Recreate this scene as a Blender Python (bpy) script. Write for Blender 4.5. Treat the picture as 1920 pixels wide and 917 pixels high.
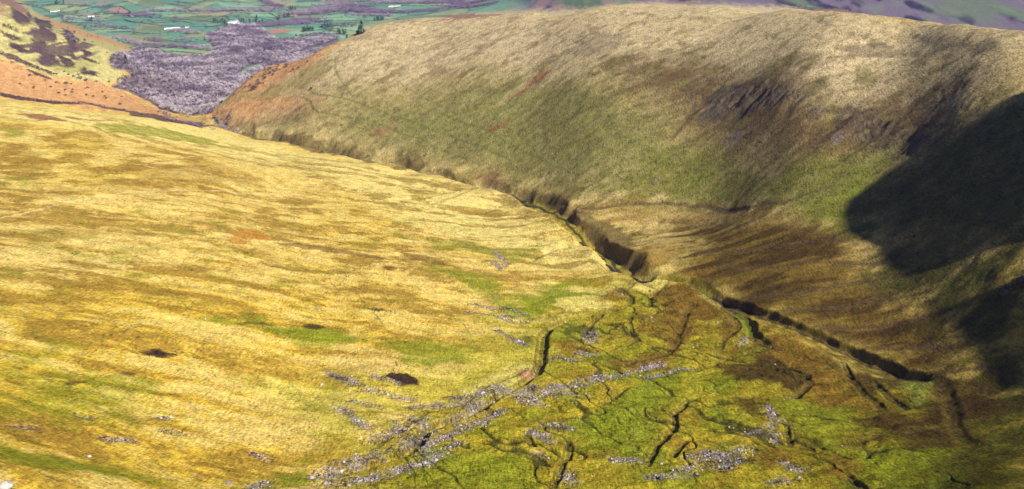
import bpy, math, random
import numpy as np
from mathutils import Vector

Q = 1.0                   # fineness of the ground mesh
SKY_STRENGTH = .05
SUN_STRENGTH = 5.0
EXPOSURE = 1.2
BUMP = .9
TUFT = 1.5
HAZE = 6e-5
HAZE_G = .6
HAZE_COL = (.30, .40, 1.0, 1)
CREST_S = 0.0
SUN_ELEVATION = 38.0
SUN_AZIMUTH = 138.0
NOTCH = 45.0
PALETTE = {
 'straw':(.42,.30,.075),'gold':(.41,.275,.03),'pale':(.50,.40,.135),'palestraw':(.49,.40,.13),'yellow':(.36,.305,.04),'basin':(.22,.185,.015),
 'brown':(.20,.12,.02),'redbrown':(.19,.09,.045),'peatbrown':(.10,.055,.015),'peat':(.035,.02,.012),'moss':(.145,.165,.011),
 'hillpink':(.34,.27,.15),'hillolive':(.215,.175,.06),'hillgreen':(.14,.14,.035),'hillbrown':(.105,.07,.03),'f_hedge':(.045,.06,.05),'lowgreen':(.10,.105,.015),
 'bench':(.085,.052,.011),'benchdark':(.05,.03,.008),'bankside':(.075,.055,.012),'basinshade':(.11,.083,.008),'benchstraw':(.34,.25,.09),'benchgold':(.17,.12,.022),'darkgreen':(.055,.06,.008),  # the dark right basin tone is painted shade; darkgreen also deepens the cast shadow
 'bracken':(.36,.20,.085),'heathgreen':(.33,.29,.115),'redheath':(.20,.11,.075),'heather':(.07,.045,.045),
 'palebasin':(.42,.35,.09),'yellowbog':(.30,.22,.02),'bogbrown':(.13,.075,.012),'bogdark':(.05,.03,.008),'lightgreen':(.17,.19,.03),
 'orangebog':(.30,.14,.02),'redrock':(.30,.14,.09),'crag':(.07,.055,.04),'screeviolet':(.14,.12,.13),'bank':(.13,.095,.035),
 'floor':(.20,.17,.02),'streambed':(.03,.026,.02),'path':(.10,.11,.03),'wallline':(.20,.11,.03),'lightline':(.55,.42,.2),'mossline':(.10,.13,.01),'peatline':(.08,.05,.03),
 'stone':(.15,.125,.12),
 'f_base':(.13,.23,.155),'f_pale':(.26,.30,.13),'f_pink':(.32,.17,.14),'f_lav':(.20,.21,.16),'f_lime':(.19,.32,.19),'f_green':(.10,.22,.15),'f_dull':(.13,.17,.09),
 'f_olive':(.20,.22,.08),'f_tan':(.30,.25,.15),'fell':(.12,.095,.12),'fell_dark':(.03,.024,.04),'fell_green':(.09,.13,.06),'fell_pink':(.20,.115,.10),
 'runnel':(.05,.045,.01),'woodfloor':(.12,.09,.105),
}

# ---- camera numbers shared by the terrain and the camera ----
F_PX = 1884.0            # focal length in photograph pixels (1920 wide)
PITCH = math.radians(18.0)
ZC = 480.0               # camera height above the datum, metres

def pix_dir(u, v):
    """horizontal azimuth (from +Y towards +X) and tangent of depression of a photo pixel"""
    y = F_PX*math.cos(PITCH) - (v-458.5)*math.sin(PITCH)
    x = u-960.0
    d = F_PX*math.sin(PITCH) + (v-458.5)*math.cos(PITCH)
    h = math.hypot(x, y)
    return math.atan2(x, y), d/h

# ---- terrain profiles at image columns, heights and slopes assumed: how the ground falls and rises along lines of sight ----
FAR_L = [('r',6500,-400),('r',8200,-250)]
FAR_R = [('r',3000,-430),('r',3900,-415),('r',4600,-315),('r',5500,-180),('r',7000,-30),('r',8200,0)]
COLS = {
 -500: [('r',250,-110),('r',420,-150),('r',700,-175),('r',1100,-170),('r',1500,-185),('r',1800,-250),('r',2100,-200),('r',2500,-120),('r',3300,-200),('r',4500,-400)]+FAR_L,
 -200: [('r',250,-150),('r',420,-185),('r',700,-212),('r',1100,-222),('r',1500,-235),('r',1800,-290),('r',2100,-235),('r',2500,-110),('r',3300,-300),('r',4500,-420)]+FAR_L,
 0: [('r',230,-165),('v',917,-197),('v',872,-200),('v',845,-210),('v',700,-226),('v',600,-233),('v',500,-240),('v',400,-246),('v',300,-252),('v',230,-259),('v',186,-266),('r',1980,-322),('v',176,-322),
     ('s',130,.25),('s',60,.38),('s',2,.38),('r',2620,-185),('r',3100,-350),('r',3600,-440),('r',5200,-440)]+FAR_L,
 100: [('v',917,-208),('v',880,-211),('v',855,-222),('v',700,-236),('v',600,-242),('v',500,-249),('v',400,-254),('v',300,-259),('v',230,-267),('v',199,-277),('r',1990,-342),('v',190,-342),
     ('s',130,.22),('s',80,.34),('s',60,.3),('r',2850,-380),('r',3400,-440)]+[('v',30,-442),('v',0,-432)]+FAR_L,
 200: [('v',917,-222),('v',893,-225),('v',870,-236),('v',700,-247),('v',600,-253),('v',500,-259),('v',400,-263),('v',320,-266),('v',300,-269),('v',250,-279),('v',211,-291),('r',1960,-362),('v',203,-362),
     ('s',165,.14),('s',120,.26),('s',92,.22),('r',2950,-410),('v',66,-436),('v',40,-440),('v',0,-430)]+FAR_L,
 300: [('r',300,-222),('v',917,-238),('v',890,-246),('v',700,-258),('v',600,-262),('v',500,-267),('v',400,-271),('v',320,-277),('v',302,-281),('v',260,-296),('v',223,-308),('r',1930,-370),
     ('v',213,-374),('v',185,-384),('v',150,-397),('v',120,-412),('v',100,-420),('v',80,-429),('v',60,-436),('v',40,-440),('v',20,-438),('v',0,-426)]+FAR_L,
 400: [('v',917,-250),('v',800,-262),('v',700,-269),('v',600,-273),('v',500,-279),('v',400,-284),('v',320,-291),('v',300,-297),('v',260,-322),('v',238,-344),('r',1900,-376),
     ('v',214,-382),('v',180,-390),('v',150,-400),('v',120,-412),('v',100,-420),('v',80,-429),('v',60,-436),('v',40,-440),('v',20,-438),('v',0,-426)]+FAR_L,
 450: [('v',262,-343),('v',252,-356),('v',248,-366),('s',200,.28),('s',162,.30),('r',2200,-372),('v',150,-402),('v',120,-412)],
 500: [('v',917,-259),('v',800,-272),('v',700,-279),('v',600,-284),('v',500,-290),('v',400,-300),('v',350,-309),('v',300,-326),('v',268,-345),
     ('v',255,-362),('s',200,.32),('s',150,.36),('s',127,.26),('r',2250,-370),('v',119,-414),('v',80,-429),('v',40,-440),('v',0,-428)]+FAR_L,
 600: [('r',330,-245),('v',917,-264),('v',850,-274),('v',750,-289),('v',700,-292),('v',600,-297),('v',500,-304),('v',400,-314),('v',350,-322),('v',294,-345),
     ('v',280,-356),('s',200,.36),('s',150,.4),('s',110,.36),('s',95,.26),('r',2350,-372),('v',84,-428),('v',60,-436),('v',30,-440),('v',0,-430)]+FAR_L,
 700: [('v',917,-265),('v',860,-273),('v',800,-278),('v',700,-288),('v',600,-300),('v',500,-309),('v',400,-322),('v',350,-331),('v',312,-346),
     ('v',298,-354),('s',200,.4),('s',150,.42),('s',100,.36),('s',50,.26),('r',2350,-360),('r',3000,-430),('v',45,-440),('v',20,-438),('v',0,-430)]+FAR_L,
 800: [('v',917,-266),('v',800,-283),('v',740,-291),('v',700,-295),('v',600,-306),('v',500,-316),('v',400,-331),('v',334,-346),
     ('v',318,-351),('s',250,.36),('s',150,.42),('s',100,.36),('s',60,.27),('s',34,.18),('r',2300,-330),('r',3000,-430),('r',4000,-440),('v',0,-430)]+FAR_L,
 900: [('v',917,-268),('v',820,-282),('v',740,-294),('v',650,-306),('v',550,-318),('v',450,-331),('v',362,-343),
     ('v',345,-346),('s',280,.34),('s',200,.42),('s',150,.42),('s',100,.35),('s',50,.25),('s',28,.15),('r',2300,-320),('r',3000,-430),('r',4000,-435),('r',5600,-425),('r',6800,-330),('r',8200,-200)],
 1000: [('r',340,-252),('v',917,-270),('v',850,-281),('v',700,-301),('v',600,-315),('v',550,-321),('v',500,-326),('v',440,-333),('v',395,-340),
     ('v',372,-339),('s',300,.3),('s',200,.42),('s',150,.42),('s',100,.35),('s',50,.26),('s',23,.16),('r',2200,-280),('r',3000,-430),('r',4100,-420),('r',4800,-345),('r',6000,-180),('r',8200,-20)],
 1100: [('v',917,-270),('v',800,-286),('v',700,-301),('v',600,-317),('v',500,-326),('v',450,-330),
     ('v',415,-325),('v',385,-320),('s',300,.3),('s',200,.42),('s',150,.42),('s',100,.37),('s',50,.26),('s',19,.16),('r',2150,-250)]+FAR_R,
 1200: [('r',340,-250),('v',917,-269),('v',800,-286),('v',700,-301),('v',600,-315),('v',530,-322),
     ('v',480,-314),('v',390,-311),('s',300,.36),('s',200,.44),('s',150,.42),('s',100,.37),('s',50,.26),('s',7,.15),('r',2150,-220)]+FAR_R,
 1350: [('v',917,-268),('v',800,-284),('v',700,-298),('v',600,-310),('v',560,-311),('v',530,-306),('v',450,-300),('v',400,-297),
     ('s',300,.37),('s',200,.47),('s',150,.44),('s',100,.37),('s',50,.25),('s',12,.15),('r',2100,-210)]+FAR_R,
 1500: [('r',340,-248),('v',917,-266),('v',800,-280),('v',700,-292),('v',640,-298),('v',600,-293),('v',500,-281),('v',440,-275),
     ('s',400,.28),('s',300,.38),('s',200,.42),('s',150,.44),('s',100,.36),('s',50,.25),('s',17,.15),('r',2000,-200)]+FAR_R,
 1700: [('v',917,-258),('v',800,-273),('v',700,-284),('v',650,-280),('v',600,-275),('v',500,-262),
     ('s',450,.25),('s',400,.28),('s',300,.33),('s',200,.37),('s',100,.34),('s',60,.27),('s',35,.19),('r',1800,-190)]+FAR_R,
 1800: [('r',330,-232),('v',917,-249),('v',850,-257),('v',780,-268),('v',725,-273),('v',650,-267),('s',600,.22),('s',500,.26),('s',400,.31),('s',300,.35),('s',200,.38),('s',100,.34),('s',46,.2),('r',1750,-190)]+FAR_R,
 1900: [('v',917,-238),('v',850,-247),('v',760,-258),('v',720,-260),('s',650,.22),('s',600,.25),('s',500,.29),('s',400,.33),('s',300,.36),('s',200,.38),('s',100,.34),('s',57,.2),('r',1700,-190)]+FAR_R,
 2100: [('r',320,-215),('r',420,-236),('r',520,-240),('r',640,-226),('r',760,-190),('r',880,-160),('r',1000,-136),('r',1120,-128),('r',1250,-145),('r',1450,-180),('r',1800,-250)]+FAR_R,
}
# ridge that closes the valley head on the right, outside the picture: (x, y, z)
SPOTS = [
 (-500,-100,-40),(-300,-80,-30),(0,-60,-5),(0,120,-100),(200,100,-80),(450,60,0),
]
RIDGE = [(1560,20,1370),(1620,26,1335),(1660,31,1305),(1750,41,1268),(1825,49.5,1190),(1850,52,1140)]
def control_points():  # control points from image pixels and assumed heights
    P = []
    for u, items in COLS.items():
        r0 = z0 = None
        az = pix_dir(u, 458.5)[0]
        for k, it in enumerate(items):
            if it[0] == 'r' and k and items[k-1][0] != 'r' and it[1] > r0:
                t0 = -z0/r0                    # the brow just behind a skyline
                for q, g in ((1.025,.06),(1.06,.16)):
                    if r0*q < it[1]-20: P.append((a, r0*q, -t0*r0*q - g*(r0*q-r0) - .004*r0*(q-1)))
            if it[0] == 'r':
                r0, z0 = it[1], it[2]; P.append((az, r0, z0)); continue
            a, t = pix_dir(u, it[1])
            if it[0] == 'v':
                z0 = it[2]; r0 = -z0/t
            else:
                s = it[2]            # line: z = z0 + s (r-r0), z = -t r
                r1 = (-z0 + s*r0)/(s+t); z0 = -t*r1; r0 = r1
            P.append((a, r0, z0))
    for u, v, r in RIDGE:
        a, t = pix_dir(u, v); P.append((a, r, -t*r)); P.append((a, r*1.05, -t*r*1.05-.012*r))
    for x, y, z in SPOTS: P.append((math.atan2(x, y), math.hypot(x, y), z))
    return np.array(P)

def tps_eval(P, A, L, lam=1e-7):
    """thin-plate surface through the control points in (azimuth, ln r)"""
    X = np.stack([P[:,0], 0.8*np.log(P[:,1])], 1)
    n = len(X)
    def k(d2): return np.where(d2 > 0, 0.5*d2*np.log(np.maximum(d2, 1e-18)), 0)
    d2 = ((X[:,None]-X[None])**2).sum(-1)
    K = k(d2) + lam*np.eye(n)
    T = np.c_[np.ones(n), X]
    M = np.block([[K, T], [T.T, np.zeros((3,3))]])
    w = np.linalg.solve(M, np.r_[P[:,2]/P[:,1], np.zeros(3)])   # fit z/r : slope as seen from the origin
    q = np.stack([A.ravel(), 0.8*L.ravel()], 1)
    out = np.empty(len(q))
    for i in range(0, len(q), 20000):
        c = q[i:i+20000]
        d2 = ((c[:,None]-X[None])**2).sum(-1)
        out[i:i+20000] = k(d2)@w[:n] + w[n] + c@w[n+1:]
    return out.reshape(A.shape)*np.exp(L)

# places and outlines, mostly traced in image pixels and projected onto the terrain, metres east and north of the viewpoint
CHANNELS = [('gorge',3.8,1.6,4,6,5,[(185.6,796.8),(172.6,822.7),(159.6,856.4),(143.6,878.3),(123.2,892.2),(117.2,906),(107.5,935.4)]),('gorge',15,5,15,13,6,[(125.6,891.3),(120.1,900.6),(113.3,916.9),(106.9,954.5),(95.6,1007.8),(78.9,1051.5),(71.5,1073.2)]),('gorge',9,5,13,11,6,[(78.9,1051.5),(68.8,1077.9),(62.4,1104.5),(56.8,1142.4),(39.5,1196.4),(27,1225.6)]),('gorge',8,2.5,7,13,7,[(39.5,1196.4),(17.1,1242.6),(-7,1278),(-43.7,1330.4),(-82,1364.6),(-115.8,1416.3),(-150.6,1456.8),(-164.5,1476.6),(-182.6,1494.4)]),('gorge',11,3,8,16,7,[(-133.6,1443.3),(-150.6,1456.8),(-164.5,1476.6),(-182.6,1494.4),(-214.5,1519.6)]),('gorge',12,3,12,20,9,[(-182.6,1494.4),(-214.5,1519.6),(-261.2,1554.9),(-312.2,1602.9),(-351.1,1624.5),(-397.7,1675.6),(-452.4,1749),(-490.2,1785.4),(-517.7,1816.8),(-549.5,1861.5),(-578,1909.8)]),('head',9,1.5,4,10,5,[(172.6,822.7),(185.6,796.8),(198.7,758),(210.4,721.2),(223.7,695.6),(235.9,664.9),(249.2,632.4),(259.3,611.2),(267.8,589.2)]),('bog',2.2,1.5,5,7,4,[(267.8,589.2),(270.1,566.8),(263.1,542.8),(246.8,503.5),(241.1,483),(239.1,460.8)]),('bog',2,1.5,5,7,4,[(246.8,503.5),(232.3,502.1),(218.3,496.3),(205,499.7),(191.2,492.2),(185.9,482.7)]),('trib',7.5,1.4,5,6,3,[(-99.6,446.1),(-87.2,452.3),(-75.4,464.7),(-60.2,478.6),(-52.6,495.6),(-50,520.2),(-35.5,545.9),(-27.9,556.6),(-18.5,572.5),(-8.7,590.7),(5.4,617.8),(16,639),(18.8,660.9),(21.7,696.8),(25.3,733.5),(29.2,748),(44.3,775),(63.1,788.9),(69.9,779.1)]),('trib',3.5,1,3.5,3.5,2,[(6.5,762.2),(17.7,772.7),(40.8,794.7),(64.2,805),(87.5,808.3)]),('trib',3.5,1,3.5,3.5,2,[(54.2,725.1),(62.9,757.4),(70.4,779.1),(76.8,791.8),(92.1,808),(104.4,827.3),(106.3,843.2),(99.8,859.2),(93.4,868.4)]),('trib',3,1,3,3,2,[(63.7,713.9),(48.5,700.3),(44.6,703),(59.6,687.1),(85.1,702.5),(97.2,715.3),(95.7,737.1),(95.9,761.5),(101.2,784.1),(117.9,788.2),(125.1,797.6),(119.2,818),(121.9,839),(131.1,850.9),(141.7,864.6)]),('bog',2.5,1.5,4,4,3,[(156.1,806.8),(145.1,789.7),(136.3,752.7),(126.2,711),(118.3,691.6),(111.4,675.2),(95.3,671),(80,656.3),(72.7,658.8)]),('trib',7,2,5,7,2,[(180.2,802.8),(186.4,769.5),(189,752.1),(187.3,729.7),(184.7,714.7),(189.6,684.5)]),('bog',2.5,1.2,4,4,2,[(175.3,789.3),(179.3,762.1),(177.5,731.8),(168.7,715.9),(159,704.1),(152.7,686.4)]),('bog',2.5,1.2,4,4,2,[(189.1,682.5),(175.5,674.4),(158.6,668.3),(134.8,644.4),(119.8,644)]),('trib',3,1.2,3,4,2,[(184.1,662.4),(190.8,631.1),(196.1,599.5),(184.9,584.6),(178.5,576.3)]),('trib',3,1.2,3,4,2,[(229,660.5),(230.1,642.5),(225.1,602.5),(224.8,576.6),(226.2,561.7),(224.3,547.8)]),('trib',3,1.2,3,3,2,[(238,595.8),(236.7,577),(237.2,560.6),(236.9,543.3)]),('trib',3.5,1,3,3.5,2,[(119.3,583.8),(111.8,576.3),(103.5,562.9),(98.7,553.4),(95,530.7),(89.6,519.9),(82.4,502.3),(76.4,487),(70.3,467.6)]),('trib',3,1,2.5,3,2,[(95.7,501.3),(90.3,490.3),(87.1,481.2)]),('trib',3,1,2.5,2.5,2,[(31.1,512.2),(32.3,500.7),(29.5,482.9),(25.3,466.5),(22.3,450.6),(20,440.1)]),('trib',3.5,1,2.5,3,1.5,[(5.6,518.8),(9.2,512.5),(11.9,498.3)]),('trib',2.5,1,2.5,2.5,1.5,[(74.8,602.3),(69.4,591.4),(61.9,578.8),(57.1,570.5)]),('trib',2.5,1,2.5,2.5,1.5,[(157.9,522),(155.5,508.7),(153.3,494.1)]),('trib',3.5,1,3,3,1.5,[(169.1,445),(169.3,434),(170.5,425.1)]),('trib',2,1,3,3,1.5,[(-77.5,479.7),(-75.4,485.5),(-69,503.9),(-60.8,526.4),(-52.3,554.6),(-30.5,576.4),(-22.5,589.6)]),('trib',2,1,3,3,1.5,[(9.4,648.4),(-7.3,621.5),(-19.4,602.7),(-21.5,591.8)]),('trib',2.5,1,3,3,1.5,[(113.4,880.2),(106.9,866.6)]),('hollow',4,3,14,14,6,[(-149.7,1037.4),(-130.7,1021.7),(-90.6,1016.5),(-56,1002.4),(-22.5,1005.6),(22.8,1021.8)]),('hollow',3,1.5,6,6,4,[(13.4,952),(27.4,979.5),(44.9,1005.5),(56.6,1012.9)]),('hollow',3,2,9,9,5,[(-72.2,1318.1),(-90.8,1272.7),(-114.9,1229.6),(-145.5,1202.5)]),('hollow',2.5,2,9,9,5,[(-50.5,1317.3),(-70.2,1278),(-94.1,1221.2),(-107.4,1220.1)]),('hollow',2,2,9,9,5,[(-83.1,1156.6),(-39.2,1184),(-13.5,1224.6),(0,1237.9)]),('hollow',3,1.5,4,7,4,[(77.9,1130),(104.8,1118.1),(145.4,1099.7),(184.2,1078.7),(213.7,1048),(238.9,984.3)]),('gully',7,2,10,12,5,[(297.3,1165.9),(283.3,1168.4),(265.2,1165.1),(255.7,1161.2)]),('gully',7,2,10,12,5,[(290.8,1190.9),(276.6,1194.5),(263.6,1188.7)]),('gully',6,2,10,12,5,[(244.8,1242.6),(224.4,1234),(203,1218.6),(188,1200.9)]),('gully',6,2,10,12,5,[(317.6,1105.2),(310.4,1098),(300.3,1089.1)]),('gully',9,3,14,18,6,[(356.4,1043.2),(341.9,1038.7),(322.2,1024.2),(302.4,1007.3)]),('gully',8,3,12,16,6,[(373.2,993.8),(359.2,980.6),(337.5,974.7),(315.6,968.2)]),('gully',8,3,14,16,6,[(383.3,917.4),(373.5,934.6),(363.2,930.9)]),('gully',3,2,12,12,4,[(56,1514.5),(32.1,1514.9),(0,1503.3),(-8,1500)]),('gully',2.5,2,9,9,4,[(23,1430.9),(-7.8,1446.6),(-35.3,1455.5),(-47.2,1458.7)]),('gully',2.5,2,10,10,4,[(-216.3,1534.1),(-203.4,1570.8),(-187.7,1586.1)]),('gully',5,2,10,14,5,[(-159.3,1464.6),(-145.1,1486.1),(-128.8,1486)]),('gully',4,2,9,12,5,[(-58.9,1346.5),(-49.8,1361.5),(-41,1367.1)]),('gully',4,2,9,12,5,[(-300.4,1584.6),(-296.5,1603.4),(-277.9,1608.5)]),('gully',3,2,9,12,5,[(-251.7,1547.4),(-229.2,1570.6),(-205.1,1586.7)])]
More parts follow.
